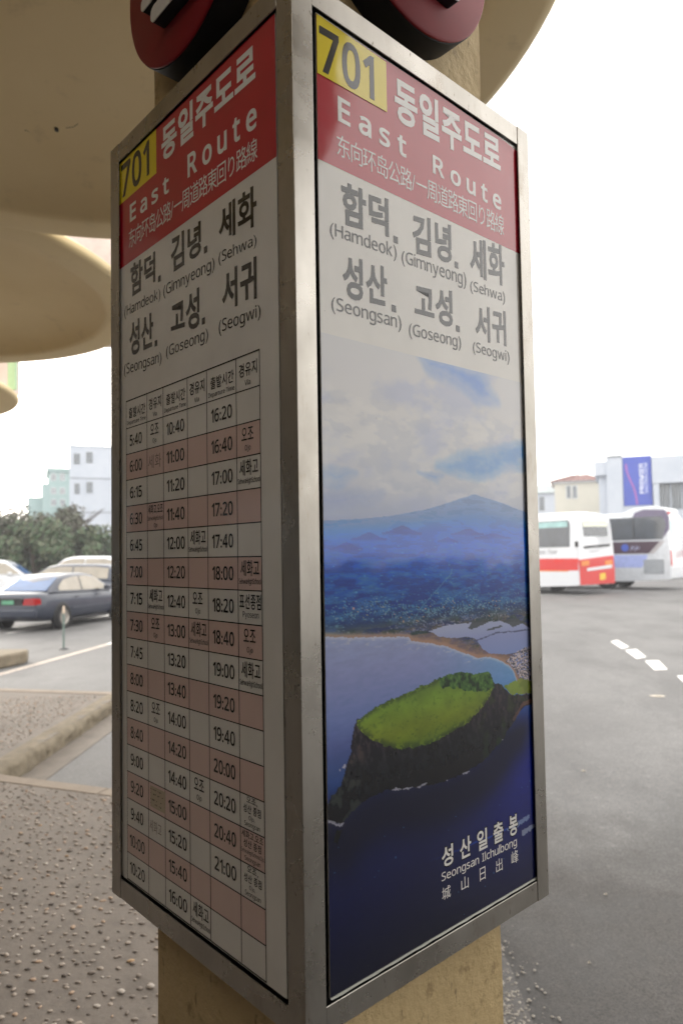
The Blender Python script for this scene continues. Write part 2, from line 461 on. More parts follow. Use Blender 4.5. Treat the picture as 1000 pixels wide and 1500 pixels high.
canopy(-5.50, 7.55, 1.79, -.003, 'third and farthest round cream canopy at the left edge')
canopy(1.35, -.80, 1.80, -.003, 'added round cream canopy over the camera, unseen, cutting sky light on the sign')  # this and the next two: unseen canopies added to hold back sky light
canopy(-3.9, -.2, 1.885, .003, 'added round cream canopy behind the camera to the left, unseen, cutting sky light')
canopy(-1.3, -2.4, 1.885, 0, 'added round cream canopy straight behind the camera, unseen, cutting sky light')
pr_ = empty('added_sky_block_roof', (0, -3.8, 4.08), 0, 'added flat concrete roof behind the camera, unseen, blocking the rear sky', 'roof')  # unseen roof added to block rear sky from the sign and near ground
MB().box(-6.5, 10.5, -2.75, 2.75, 0, .22).build('slab', M['canopy'], pr_, bevel=.02)
for x_ in (-5.5, 1.5, 6.8): MB().box(x_ - .2, x_ + .2, -2.2, -1.8, -4.08 - .1, -.002).build('post', M['plaster'], pr_)
tb = empty('added_shade_building', (-6.6, -6.6, 0), 0, 'added dark building behind and left of the camera, unseen, shading the sign', 'building')  # unseen walls added to darken the sign faces and their reflections
mt_ = mat_concrete('shade_building_wall', (84, 76, 66), (100, 92, 80), .2, scale=1.2)
MB().box(-.3, 0, 0, 14.5, ROAD, 6.5).build('wall', mt_, tb, bevel=.01); MB().box(.003, 15.5, -.3, 0, ROAD, 6.5).build('wall', mt_, tb, bevel=.01)
for q in range(6):
    y_ = 1.0 + q * 2.3; f_ = MB(); f_.box(0.002, .05, y_, y_ + 1.6, .9, 2.4); fo_ = f_.build('window', M['darkplastic'], tb); MB().box(.052, .06, y_ + .06, y_ + 1.54, .96, 2.34).build('pane', mat_glass('shade_building_glass', (40, 46, 52)), fo_)
    x_ = 1.0 + q * 2.4; f_ = MB(); f_.box(x_, x_ + 1.6, .002, .05, .9, 2.4); fo_ = f_.build('window', M['darkplastic'], tb); MB().box(x_ + .06, x_ + 1.54, .052, .06, .96, 2.34).build('pane', M['darkplastic'], fo_)
# drilled hole and scuffs in the nearest underside (looking up and left)
hm = MB(); hm.add([(-.251 + .009 * math.cos(t_), 1.074 + .014 * math.sin(t_), .183) for t_ in [q * .52 for q in range(12)]] + [(-.251 + .009 * math.cos(t_), 1.074 + .014 * math.sin(t_), .197) for t_ in [q * .52 for q in range(12)]],
    [tuple(range(12)), tuple(range(12, 24))] + [(q, (q + 1) % 12, 12 + (q + 1) % 12, 12 + q) for q in range(12)]); hm.build('bolt_hole', M['black'], d1)
for k_, (a_, b_) in enumerate(((( -.20, 1.06), (-.13, 1.03)), ((-.44, 1.12), (-.40, 1.07)), ((-.40, 1.07), (-.36, 1.10)))):
    MB().tube([(a_[0], a_[1], .186), ((a_[0] + b_[0]) / 2, (a_[1] + b_[1]) / 2 + .01, .186), (b_[0], b_[1], .186)], .0014, 5).build('scuff', simple('scuff_brown', (96, 78, 52), .8), d1)
# slab and post above the canopies
up = empty('upper_fascia_wall', (-4.0, 9.2, 4.55), 0, 'pale pinkish upper wall seen through the gap between the canopies', 'wall')
MB().box(-2.6, 1.9, 0, .2, 0, 2.0).build('wall_face', simple('pale_pink_render', (214, 198, 192), .8), up, bevel=.01)
MB().box(-2.65, 1.95, -.05, .25, 2.0, 2.1).build('coping', simple('pale_pink_coping', (200, 190, 184), .8), up)
pp = empty('roof_post', (-4.14, 8.15, LIP + .1), 0, 'pale pink post with a green edge standing on the farthest canopy', 'post')
MB().box(-.5, .27, -.15, .15, 0, 1.35).build('post_body', simple('pale_pink_post', (214, 200, 196), .8), pp)
MB().box(.272, .36, -.15, -.10, 0, 1.35).build('green_edge', simple('pale_green_trim', (176, 205, 168), .7), pp)

# ------------------------------------------------------------------ the sign box
SG = empty('bus_timetable_box', (CC.x, CC.y, ZB), RZ, 'tall steel framed box with 701 bus timetable and aerial island photo round the pillar', 'sign')
# root-local frame: x=dr, y=-? ; box half width h. right face normal = -dl
hw = W / 2
# local axes: X = dr, Y = perpendicular ccw = dl (since RZ + 90deg)
# near corner is at (-hw, -hw); left (timetable) face has normal -X; right (photo) face has normal -Y
H = 1.6
fl, tk = .040, .0025
for sx in (-1, 1):
    for sy in (-1, 1):
        a_ = [(hw, hw), (hw - fl, hw), (hw - fl, hw - tk), (hw - tk, hw - tk), (hw - tk, hw - fl), (hw, hw - fl)]
        P_ = [(sx * x, sy * y) for x, y in a_]
        m = MB(); m.prism(P_, 0, H); m.build('corner_post', M['steel'], SG, bevel=.0009)
g = .0006
for z0, z1, zl in ((0.0, .04, 0.0), (H - .04, H, H - tk)):
    for k_ in range(4):
        m = MB(); m.box(-hw + fl + g, hw - fl - g, -hw + .001, -hw + .001 + tk, z0 + .0005, z1 - .0005)
        m.box(-hw + fl + g, hw - fl - g, -hw + .0012 + tk, -hw + .034, zl + .0006, zl + tk)
        m.xf(Matrix.Rotation(k_ * math.pi / 2, 4, 'Z')); m.build('frame_bar', M['steel'], SG, bevel=.0008)
# dark backing boards behind the four openings
DEP = .006
for k_ in range(4):
    m = MB(); m.box(-hw + .004, hw - .004, -hw + .014, -hw + .018, .006, H - .006); m.xf(Matrix.Rotation(k_ * math.pi / 2, 4, 'Z')); m.build('backing_board', M['black'], SG)
for k_ in (1, 2):
    m = MB(); m.box(-hw + .02, hw - .02, -hw + DEP, -hw + DEP + .003, .03, H - .03); m.xf(Matrix.Rotation(k_ * math.pi / 2, 4, 'Z')); m.build('rear_panel', M['paper'], SG)
for z0 in (.004, H - .008):
    ins = MB()
    o_, i_ = hw - .035, .262
    for a in ((-o_, o_, -o_, -i_), (-o_, o_, i_, o_), (-o_, -i_, -i_, i_), (i_, o_, -i_, i_)): ins.box(a[0], a[1], a[2], a[3], z0, z0 + .003)
    ins.build('closing_plate', M['steel'], SG)

# face matrices: local plane coords (u right, -v up, out) -> root frame
# left face: u runs from outer-left (y=+hw) to near corner (y=-hw); outward = -X
ML = Matrix(((0, 0, -1, -hw), (-1, 0, 0, hw), (0, 1, 0, H), (0, 0, 0, 1)))
MR = Matrix(((1, 0, 0, -hw), (0, 0, -1, -hw), (0, 1, 0, H), (0, 0, 0, 1)))

def PM(Mx, u, v):
    # layout coordinates -> metres on the face plane
    if Mx is ML: return .0260 + (u - .02) * (.5951 - .0260) / .5683, .0320 + (v - .04) * (1.5663 - .0320) / 1.52
    return .0451 + (u - .055) * (.6127 - .0451) / .5683, .0335 + (v - .04) * (1.5650 - .0335) / 1.52
def PV(Mx, u, v, z):
    a, b = PM(Mx, u, v); return Mx @ Vector((a, -b, z))
def raw_glyph(ch, off):
    cu = bpy.data.curves.new('tmp', 'FONT'); cu.body = ch; cu.size = 1; cu.offset = off; cu.resolution_u = 3; cu.fill_mode = 'FRONT'
    ob = bpy.data.objects.new('tmp', cu)
    me = bpy.data.meshes.new_from_object(ob)
    v = np.array([q.co[:] for q in me.vertices]).reshape(-1, 3); f = [tuple(p.vertices) for p in me.polygons]; A = sum(p.area for p in me.polygons)
    cnt = {}
    for p in f:
        for a, b in zip(p, p[1:] + p[:1]): e = (min(a, b), max(a, b)); cnt[e] = cnt.get(e, 0) + 1
    P = sum(float(np.linalg.norm(v[a] - v[b])) for (a, b), n_ in cnt.items() if n_ == 1)
    bpy.data.objects.remove(ob); bpy.data.curves.remove(cu); bpy.data.meshes.remove(me)
    return v, f, A, P
def glyph_mesh(ch, bold=0.0):
    """one glyph, emboldened by bold; neighbouring offsets are tried when the outline fill fails"""
    base = raw_glyph(ch, 0)
    if bold == 0: return base[0], base[1]
    best = None
    for d_ in (0, .0011, -.0013, .0023, -.0027, .004, -.005):
        b = bold + d_; r_ = raw_glyph(ch, b); err = abs(r_[2] - (base[2] + base[3] * b)) / max(1e-6, base[2])
        if best is None or err < best[0] - .02: best = (err, r_)
        if err < .05: break
    return best[1][0], best[1][1]
fe = MB()
for i in range(24):
    a0, a1 = .062 + i * .0232, .062 + (i + 1) * .0232; w0 = .0016 + .0016 * math.sin(i * 1.9) ** 2; w1 = .0016 + .0016 * math.sin((i + 1) * 1.9) ** 2
    fe.add([PV(MR, p, q, r_) for p, q, r_ in ((a0, 1.5498, -DEP + .001), (a1, 1.5498, -DEP + .001), (a1, 1.5498 + w1, -DEP + .003), (a0, 1.5498 + w0, -DEP + .003))], [(0, 1, 2, 3)])
fe.build('film_edge', simple('film_edge_pale', (150, 152, 142), .3), SG)
GC = {}
def wide(ch, heavy=False):
    if heavy and ch.isdigit() and ord(ch) < 128: return chr(0x1D7EC + ord(ch) - 48)
    if heavy and 'A' <= ch <= 'Z': return chr(0x1D5D4 + ord(ch) - 65)
    if heavy and 'a' <= ch <= 'z': return chr(0x1D5EE + ord(ch) - 97)
    if ch.isdigit() and ord(ch) < 128: return chr(0x1D7E2 + ord(ch) - 48)
    if 'A' <= ch <= 'Z': return chr(0x1D5A0 + ord(ch) - 65)
    if 'a' <= ch <= 'z': return chr(0x1D5BA + ord(ch) - 97)
    return ch
CH = {}
def line_mesh(txt, bold, space):
    """set a line glyph by glyph (plain sans letters, set close)"""
    V_ = []; F_ = []; x = 0; o = 0
    for ch in txt:
        if ch == ' ': x += .30 * space; continue
        k_ = (ch, bold)
        if k_ not in CH: CH[k_] = glyph_mesh(wide(ch, bold < 0), 0 if bold < 0 else bold)
        v, f = CH[k_]; w = v.copy(); lo_, hi_ = w[:, 0].min(), w[:, 0].max()
        if ord(ch) > 127:
            w[:, 0] += x; x += .92 if bold == 0 else .95; V_.append(w); F_ += [tuple(i + o for i in q) for q in f]; o += len(w); continue
        pad = .085 + (space - 1) * .45 if ord(ch) < 128 else .05
        w[:, 0] += x - lo_ + pad / 2; x += (hi_ - lo_) + pad
        V_.append(w); F_ += [tuple(i + o for i in q) for q in f]; o += len(w)
    return np.concatenate(V_), F_

def text(mb, Mx, txt, u0, u1, vt0, vb0, vt1=None, vb1=None, off=.0008, bold=0, space=1.0, shear=0):
    """fit the ink box of txt to the quad (u0,vt0,vb0)-(u1,vt1,vb1)"""
    key = (txt, bold, space)
    if key not in GC: GC[key] = line_mesh(txt, bold, space)
    v, f = GC[key]
    if len(v) == 0: return
    vt1 = vt0 if vt1 is None else vt1; vb1 = vb0 if vb1 is None else vb1
    lo, hi = v.min(0), v.max(0)
    x = (v[:, 0] - lo[0]) / (hi[0] - lo[0]); y = (v[:, 1] - lo[1]) / max(1e-6, hi[1] - lo[1])
    U = u0 + (u1 - u0) * x; V = (vb0 + (vb1 - vb0) * x) * (1 - y) + (vt0 + (vt1 - vt0) * x) * y
    mb.add([PV(Mx, a, b, -DEP + off * .35) for a, b in zip(U, V)], f)
def rect(mb, Mx, u0, u1, v0, v1, off, v0b=None, v1b=None, m=0):
    v0b = v0 if v0b is None else v0b; v1b = v1 if v1b is None else v1b
    mb.add([PV(Mx, a, b, -DEP + off * .35) for a, b in ((u0, v1), (u1, v1b), (u1, v0b), (u0, v0))], [(0, 1, 2, 3)], m)
def panel(Mx, uL, uR, curl=0):
    # thin sheet with a slightly curling top edge
    m = MB()
    a = [PV(Mx, p, q, -DEP - d_) for d_ in (0, .003) for p, q in ((uL, .0490), (uR, .0490), (uR, 1.5500), (uL, 1.5500))]
    m.add(a, [(0, 1, 2, 3), (7, 6, 5, 4), (0, 4, 5, 1), (1, 5, 6, 2), (2, 6, 7, 3), (3, 7, 4, 0)])
    return m
# --- timetable (left) panel
TP = panel(ML, .0240, .5862).build('timetable_panel', M['paper'], SG)
PPn = panel(MR, .0625, .6185).build('photo_panel', M['paper'], SG)
hd = MB(); rect(hd, ML, .0242, .5860, .0492, .279, .0005); hd.build('red_header', M['red'], TP)
hd = MB(); rect(hd, ML, .0244, .194, .0494, .139, .0010); hd.build('yellow_patch', M['yellow'], TP)
hd = MB()
# right header curls at its free corners
nu, nv = 40, 20
for i in range(nu + 1):
    for j in range(nv + 1):
        u = .0627 + (.6183 - .0627) * i / nu; v0 = .0505 + .0012 * math.sin(i / nu * 9) + (.006 * max(0, (i / nu - .85) / .15) ** 2); v1 = .2835 - .008 * i / nu
        t = j / nv; v = v0 + (v1 - v0) * t
        lift = .004 * max(0, 1 - t * 6) ** 1 * (.4 + .6 * abs(i / nu - .45)) + .003 * max(0, (i / nu - .9) / .1) + .003 * max(0, (.05 - i / nu) / .05)
        hd.v.append(tuple(PV(MR, u, v, -DEP + .0002 + (.0008 * (1 - t / .04) if t < .04 and u > .225 else 0))))
hd.f = [(i * (nv + 1) + j, (i + 1) * (nv + 1) + j, (i + 1) * (nv + 1) + j + 1, i * (nv + 1) + j + 1) for i in range(nu) for j in range(nv)]
hd.mi = [0] * len(hd.f)
hd.v = [tuple(Vector(p)) for p in hd.v]
PPn.location = (0, 0, 0)
hdo = hd.build('red_header', M['red'], PPn, smooth=True)
hd = MB(); rect(hd, MR, .0630, .2205, .0512, .1465, .0032, .0545, .1425); hd.build('yellow_patch', M['yellow'], PPn)

def head(Mx, P, d):
    B = .022
    wi = MB(); bk = MB(); lt = MB()
    text(bk, Mx, '701', *d['701'], off=.0040 if Mx is MR else .0018, bold=.026)
    text(wi, Mx, '동일주도로', *d['ko'], off=.0018, bold=.034, space=.95)
    text(wi, Mx, 'East', *d['east'], off=.0018, bold=.026, space=1.5)
    text(wi, Mx, 'Route', *d['route'], off=.0018, bold=.026, space=1.5)
    text(wi, Mx, '东向环岛公路/一周道路東回り路線', *d['cjk'], off=.0018)
    bk.build('route_number', M['ink'], P); wi.build('heading_lettering', M['whiteink'], P)
    for t_, k_ in (('함덕', 'a1'), ('김녕', 'a2'), ('세화', 'a3'), ('성산', 'b1'), ('고성', 'b2'), ('서귀', 'b3')):
        text(lt, Mx, t_, *d[k_], off=.0010, bold=.030)
    for t_, k_ in (('(Hamdeok)', 'c1'), ('(Gimnyeong)', 'c2'), ('(Sehwa)', 'c3'), ('(Seongsan)', 'e1'), ('(Goseong)', 'e2'), ('(Seogwi)', 'e3')):
        text(lt, Mx, t_, *d[k_], off=.0010, bold=.006)
    for u, v in d['dots']: rect(lt, Mx, u - .0055, u + .0055, v - .012, v, .0010)
    lt.build('destination_lettering', M['ink'], P)
head(ML, TP, {'701': (.036, .165, .056, .130), 'ko': (.2165, .533, .059, .130, .063, .1335), 'east': (.0768, .244, .158, .196, .162, .198), 'route': (.3155, .535, .157, .201, .162, .2085),
              'cjk': (.072, .536, .2099, .2506, .2226, .2611), 'a1': (.0785, .1875, .286, .3565, .2923, .354), 'a2': (.2510, .3605, .2885, .360, .2962, .357), 'a3': (.4195, .5315, .299, .3556, .2991, .3688),
              'b1': (.0725, .1778, .4055, .4795, .4118, .4815), 'b2': (.2487, .3537, .4162, .4765, .4146, .4882), 'b3': (.4278, .530, .4129, .4800, .4172, .4864),
              'c1': (.049, .2086, .3648, .395, .3715, .3995), 'c2': (.2202, .405, .3715, .400, .3757, .4045), 'c3': (.4178, .5307, .3726, .3992, .3800, .404),
              'e1': (.0465, .2115, .4885, .5182, .4977, .5262), 'e2': (.2295, .382, .4934, .5202, .4948, .5230), 'e3': (.4165, .5400, .4912, .5211, .497, .5237),
              'dots': ((.2045, .3600), (.3755, .3605), (.1890, .4835), (.3665, .4860))})
head(MR, PPn, {'701': (.0680, .190, .0664, .1408, .0601, .1371), 'ko': (.241, .557, .066, .1477, .0535, .1305), 'east': (.106, .2685, .1637, .2055, .166, .205), 'route': (.3405, .5555, .1699, .205, .166, .2055),
               'cjk': (.1027, .5627, .2266, .2628, .2128, .2558), 'a1': (.1110, .2205, .3006, .3727, .2938, .3600), 'a2': (.2810, .3905, .2975, .3703, .2863, .3600), 'a3': (.4467, .5615, .2905, .3660, .275, .3600),
               'b1': (.1110, .2133, .4188, .4904, .4141, .4827), 'b2': (.2832, .3894, .4211, .4845, .4109, .481), 'b3': (.4590, .562, .4189, .4890, .4102, .4824),
               'c1': (.0852, .2391, .3745, .4023, .3672, .3981), 'c2': (.2514, .4332, .3720, .4010, .3639, .3986), 'c3': (.4455, .5612, .3750, .401, .3685, .3985),
               'e1': (.0857, .2475, .4936, .5215, .4893, .5195), 'e2': (.2662, .413, .4965, .5255, .4916, .5202), 'e3': (.449, .5714, .4927, .5193, .4898, .5197),
               'dots': ((.2370, .3655), (.4040, .3640), (.2290, .4870), (.4040, .4850))})
# --- timetable grid
cx_ = [.0562, .1497, .2168, .3084, .3758, .4682, .5350]
rv = [.5700] + [.6272 + .05413 * i for i in range(18)]
pk = MB(); gl = MB(); lt = MB(); pc = MB()
for i in range(17):
    if i % 2 == 1: rect(pk, ML, cx_[0], cx_[-1], rv[i + 1], rv[i + 2], .0005)
pk.build('pink_rows', M['pink'], TP)
for x in cx_: rect(gl, ML, x - .0009, x + .0009, rv[0], rv[-1], .0009)
for i, v in enumerate(rv): rect(gl, ML, cx_[0] - .001, cx_[-1] + .001, v - (.0013 if i in (0, 18) else .0009), v + (.0013 if i in (0, 18) else .0009), .0011)
gl.build('grid_lines', M['ink'], TP)
def cell(c, r): return cx_[c], cx_[c + 1], rv[r], rv[r + 1]
CELLS = {}
def ct(mb, txt, c, r, fu0, fu1, fv0, fv1, bold=0, off=.0015, space=1.0):
    a, b, p, q = cell(c, r)
    if mb is lt: mb = CELLS.setdefault((c, r), MB())
    text(mb, ML, txt, a + (b - a) * fu0, a + (b - a) * fu1, p + (q - p) * fv0, p + (q - p) * fv1, off=off, bold=bold, space=space)
for c in range(3):
    ct(lt, '출발시간', 2 * c, 0, .14, .92, .28, .66, .012); ct(lt, 'Departure Time', 2 * c, 0, .06, .95, .74, .93, .006)
    ct(lt, '경유지', 2 * c + 1, 0, .13, .90, .22, .62, .012); ct(lt, 'Via', 2 * c + 1, 0, .38, .62, .72, .88, 0)
T1 = '5:40 6:00 6:15 6:30 6:45 7:00 7:15 7:30 7:45 8:00 8:20 8:40 9:00 9:20 9:40 10:00 10:20'.split()
T2 = '10:40 11:00 11:20 11:40 12:00 12:20 12:40 13:00 13:20 13:40 14:00 14:20 14:40 15:00 15:20 15:40 16:00'.split()
T3 = '16:20 16:40 17:00 17:20 17:40 18:00 18:20 18:40 19:00 19:20 19:40 20:00 20:20 20:40 21:00'.split()
for i, t_ in enumerate(T1):
    a, b = (.18, .76) if len(t_) == 4 else (.12, .82)
    ct(lt, t_, 0, i + 1, a, b, .28, .72, .020)
for i, t_ in enumerate(T2): ct(lt, t_, 2, i + 1, .14, .87, .27, .71, .020)
for i, t_ in enumerate(T3): ct(lt, t_, 4, i + 1, .15, .86, .28, .72, .020)
def ojo(c, r):
    ct(lt, '오조', c, r, .22, .72, .13, .52, .012); ct(lt, 'Ojo', c, r, .36, .60, .66, .88, .006)
def seh(c, r):
    ct(lt, '세화고', c, r, .12, .90, .10, .58, .012); ct(lt, 'SehwaHighSchool', c, r, .04, .97, .64, .86, .006)
ojo(1, 1); ojo(1, 8); ojo(1, 11); ojo(3, 7); ojo(3, 13); ojo(5, 2); ojo(5, 8)
seh(1, 7); seh(3, 5); seh(3, 8); seh(3, 17); seh(5, 3); seh(5, 6); seh(5, 9)
ct(lt, '세화고,오조', 1, 4, .06, .95, .06, .42, .012); ct(lt, 'SehwaHighSchool', 1, 4, .04, .96, .48, .68); ct(lt, 'Ojo', 1, 4, .42, .62, .74, .94)
ct(lt, '표선종점', 5, 7, .06, .96, .10, .56, .012); ct(lt, 'Pyoseon', 5, 7, .20, .86, .62, .86)
for r in (13, 15):
    ct(lt, '오조,', 5, r, .28, .72, .03, .24, .010); ct(lt, '성산 종점', 5, r, .14, .86, .27, .52, .010)
    ct(lt, 'Ojo,', 5, r, .36, .60, .58, .74); ct(lt, 'Seongsan', 5, r, .18, .82, .76, .95)
ct(lt, '세화고,오조', 5, 14, .06, .94, .04, .27, .010); ct(lt, '성산 종점', 5, 14, .14, .86, .29, .52, .010)
ct(lt, 'SehwaHighSchool,Ojo,', 5, 14, .03, .98, .57, .74); ct(lt, 'Seongsan', 5, 14, .18, .82, .77, .95)
for (c_, r_), mb_ in CELLS.items():
    mb_.build('column_heading' if r_ == 0 else ('departure_time' if c_ % 2 == 0 else 'via_stop'), M['ink'], TP)
ct(pc, '세화', 1, 2, .08, .86, .25, .75, -.0121); ct(pc, '세화고', 1, 15, .08, .78, .30, .72, -.0121)
pc.build('pencil_note', M['faint'], TP)
tp = MB(); rect(tp, ML, cx_[1] + .008, cx_[2] + .001, rv[14] + .006, rv[15] - .008, .0016); tpo = tp.build('tape_scrap', M['tape'], TP)
pc = MB()
rnd = random.Random(3)
for row_ in range(4):
    for q in range(9):
        u = cx_[1] + .010 + q * .0057; v = rv[14] + .011 + row_ * .008 + (.003 if row_ > 1 else 0)
        if rnd.random() < .75: rect(pc, ML, u, u + rnd.uniform(.0015, .004), v, v + rnd.uniform(.001, .003), .0021)
pc.build('worn_print', M['ink'], TP)

# --- aerial photograph printed on the right panel (colours by vertex, computed here)
def vnoise(x, y, seed=0):
    r = np.random.RandomState(seed); T = r.rand(256, 256)
    xi = np.floor(x).astype(int); yi = np.floor(y).astype(int); fx = x - xi; fy = y - yi
    fx = fx * fx * (3 - 2 * fx); fy = fy * fy * (3 - 2 * fy)
    a = T[xi % 256, yi % 256]; b = T[(xi + 1) % 256, yi % 256]; c = T[xi % 256, (yi + 1) % 256]; d = T[(xi + 1) % 256, (yi + 1) % 256]
    return (a * (1 - fx) + b * fx) * (1 - fy) + (c * (1 - fx) + d * fx) * fy
def fbm(x, y, o=5, seed=0):
    s = 0; a = .5; t = 0
    for i in range(o):
        s = s + a * vnoise(x * 2 ** i + 17 * i, y * 2 ** i + 31 * i, seed + i); t += a; a *= .55
    return s / t
def inpoly(X, Y, P):
    c = np.zeros(X.shape, bool); n = len(P)
    for i in range(n):
        x1, y1 = P[i]; x2, y2 = P[(i + 1) % n]
        if y1 == y2: continue
        c ^= ((y1 > Y) != (y2 > Y)) & (X < (x2 - x1) * (Y - y1) / (y2 - y1) + x1)
    return c
def dline(X, Y, P, closed=False):
    d = np.full(X.shape, 9.)
    for i in range(len(P) - (0 if closed else 1)):
        ax, ay = P[i]; bx_, by_ = P[(i + 1) % len(P)]
        t = np.clip(((X - ax) * (bx_ - ax) + (Y - ay) * (by_ - ay)) / ((bx_ - ax) ** 2 + (by_ - ay) ** 2 + 1e-12), 0, 1)
        d = np.minimum(d, np.hypot(X - ax - t * (bx_ - ax), Y - ay - t * (by_ - ay)))
    return d
NU, NV = 300, 600
u0, u1 = .0627, .6183
uu = np.linspace(u0, u1, NU + 1); vv = np.linspace(0, 1, NV + 1)
Ug, Tg = np.meshgrid(uu, vv, indexing='ij')
topv = .5555 - .0075 * (Ug - u0) / (u1 - u0)
Vg = topv + (1.5495 - topv) * Tg
sm = lambda a, b, x: np.clip((x - a) / (b - a), 0, 1) ** 2 * (3 - 2 * np.clip((x - a) / (b - a), 0, 1))
col = np.zeros(Ug.shape + (3,))
def over(mask, c):
    global col
    m_ = np.asarray(mask, float)[..., None]; c = np.array(c, float)
    col = col * (1 - m_) + (c if c.ndim > 1 else c[None, None, :]) * m_
def grad(V, stops):
    xs = [s[0] for s in stops]; return np.stack([np.interp(V, xs, [s[1][k] for s in stops]) for k in range(3)], -1)
# sky and clouds
Xw = Ug + .02 * (fbm(Ug * 22, Vg * 22, 4, 3) - .5); Yw = Vg + .02 * (fbm(Ug * 22, Vg * 30, 4, 8) - .5)
n1 = fbm(Ug * 9 + Vg * 3, Vg * 16, 6, 1)
col = grad(Vg, [(.55, (206, 206, 208)), (.60, (208, 207, 210)), (.66, (210, 209, 210)), (.74, (202, 204, 210)), (.80, (180, 186, 202)), (.84, (150, 164, 200))])
over(sm(.45, .72, n1) * .5 * sm(.56, .62, Vg + .25 * (Ug - .2)), (160, 172, 212)); over(sm(.52, .70, fbm(Ug * 14 + Vg * 8, Vg * 34, 6, 19)) * .35 * sm(.60, .66, Vg), (228, 226, 222)); over(sm(.50, .40, fbm(Ug * 20, Vg * 40, 5, 39)) * .22 * sm(.60, .66, Vg), (150, 160, 186))
def blob(P, w, c, k=1.0):
    ins = inpoly(Xw, Yw, P); d = dline(Xw, Yw, P, True); a = np.where(ins, sm(-.0, w, d) * .5 + .5, .5 * (1 - sm(0, w, d)))
    over(np.clip(a * k * (.55 + .9 * fbm(Ug * 30, Vg * 55, 5, 5)), 0, 1), c)
blob([(.30, .545), (.401, .545), (.475, .550), (.523, .6), (.459, .608), (.394, .576), (.319, .571)], .022, (96, 142, 218), .85)
blob([(.337, .742), (.427, .712), (.628, .669), (.625, .719), (.532, .734), (.452, .76), (.393, .751)], .016, (90, 148, 210), .95)
blob([(.05, .765), (.13, .770), (.10, .785), (.05, .785)], .012, (120, 156, 210), .8)
blob([(.05, .806), (.189, .798), (.179, .809), (.05, .823)], .016, (130, 150, 200), .7)
blob([(.285, .760), (.348, .758), (.33, .772)], .008, (110, 150, 208), .8)
# mountain
ridge = [(.05, .846), (.138, .841), (.214, .834), (.281, .824), (.334, .814), (.385, .801), (.424, .792), (.436, .7885), (.444, .787), (.452, .7880), (.465, .791), (.514, .797), (.566, .807), (.63, .818)]
rl_ = np.interp(Ug, [p[0] for p in ridge], [p[1] for p in ridge]) + .002 * (fbm(Ug * 90, Ug * 0, 4, 2) - .5)
mt = sm(-.0012, .0012, Vg - rl_)
over(mt, grad(Vg, [(.787, (86, 136, 200)), (.83, (62, 116, 192)), (.86, (36, 92, 176)), (.90, (30, 76, 154)), (.95, (34, 68, 130)), (1.0, (44, 60, 104)), (1.035, (66, 70, 82)), (1.10, (76, 70, 82))]))
over(mt * sm(.045, .0, Vg - rl_) * .42, (146, 168, 206))
# far hills
land = Vg > rl_
for hx, hy, hw_, hh in ((.16, .872, .04, .010), (.11, .888, .035, .010), (.24, .862, .05, .012), (.42, .862, .05, .010), (.50, .868, .06, .008), (.36, .875, .03, .006)):
    top = hy - hh * np.exp(-((Ug - hx) / hw_ * 1.8) ** 2)
    over(land * (Vg > top) * (Vg < hy + .006) * sm(hy + .006, hy, Vg) * (np.abs(Ug - hx) < hw_) * .7, (28, 58, 136))
ln = fbm(Ug * 26, Vg * 130, 6, 11)
depth = sm(.86, .98, Vg)
over(land * sm(.52, .60, fbm(Ug * 60, Vg * 420, 5, 43)) * .5 * depth, (20, 40, 88)); over(land * sm(.56, .66, fbm(Ug * 80, Vg * 520, 5, 53)) * .45 * depth, (96, 104, 132)); over(land * sm(.50, .60, ln) * .6 * (.3 + .7 * depth), (22, 38, 92))
over(land * sm(.47, .36, ln) * .5 * (.3 + .7 * depth), (84, 96, 140))
# fields nearer the coast
fl = fbm(Ug * 40, Vg * 160, 5, 23)
over(land * sm(1.0, 1.03, Vg) * sm(.45, .62, fl) * .75, (92, 84, 72))
over(land * sm(1.0, 1.03, Vg) * sm(.55, .70, fbm(Ug * 34, Vg * 120, 5, 29)) * .8, (34, 54, 50))
# specks of roofs and greenhouses
rs = np.random.RandomState(5)
cellx = np.floor(Ug * 330).astype(int); celly = np.floor(Vg * 520).astype(int)
hsh = (np.sin(cellx * 127.1 + celly * 311.7) * 43758.5453) % 1.0
cellx2 = np.floor(Ug * 210 + .3).astype(int); hsh2 = (np.sin(cellx2 * 27.1 + celly * 91.7) * 14758.54) % 1.0
dens = .02 + .10 * sm(.9, 1.0, Vg)
town = np.exp(-(((Ug - .40) / .16) ** 2 + ((Vg - 1.003) / .022) ** 2)) + .8 * np.exp(-(((Ug - .17) / .08) ** 2 + ((Vg - .985) / .014) ** 2)) + .5 * np.exp(-(((Ug - .32) / .06) ** 2 + ((Vg - 1.01) / .02) ** 2))
over(land * (hsh2 > 1 - dens * .35) * (Vg > .87) * .35 * (.4 + .6 * fbm(Ug * 60, Vg * 60, 3, 4)), (170, 180, 208))
over(land * (hsh > 1 - town * .42 * (fbm(Ug * 70, Vg * 220, 3, 33) > .48)) * .6, (142, 134, 156))
over(land * (hsh < town * .34) * .6, (44, 44, 70))
over(land * (((hsh * 7.77) % 1.0) > .985) * (town > .3) * .7, (190, 140, 112))
rd = dline(Ug + .003 * (fbm(Ug * 60, Vg * 60, 3, 6) - .5), Vg, [(.37, .926), (.368, .935), (.341, .952), (.315, .969), (.292, .984), (.275, .998), (.262, 1.014)])
over(land * (rd < .0011) * .55, (120, 122, 150))
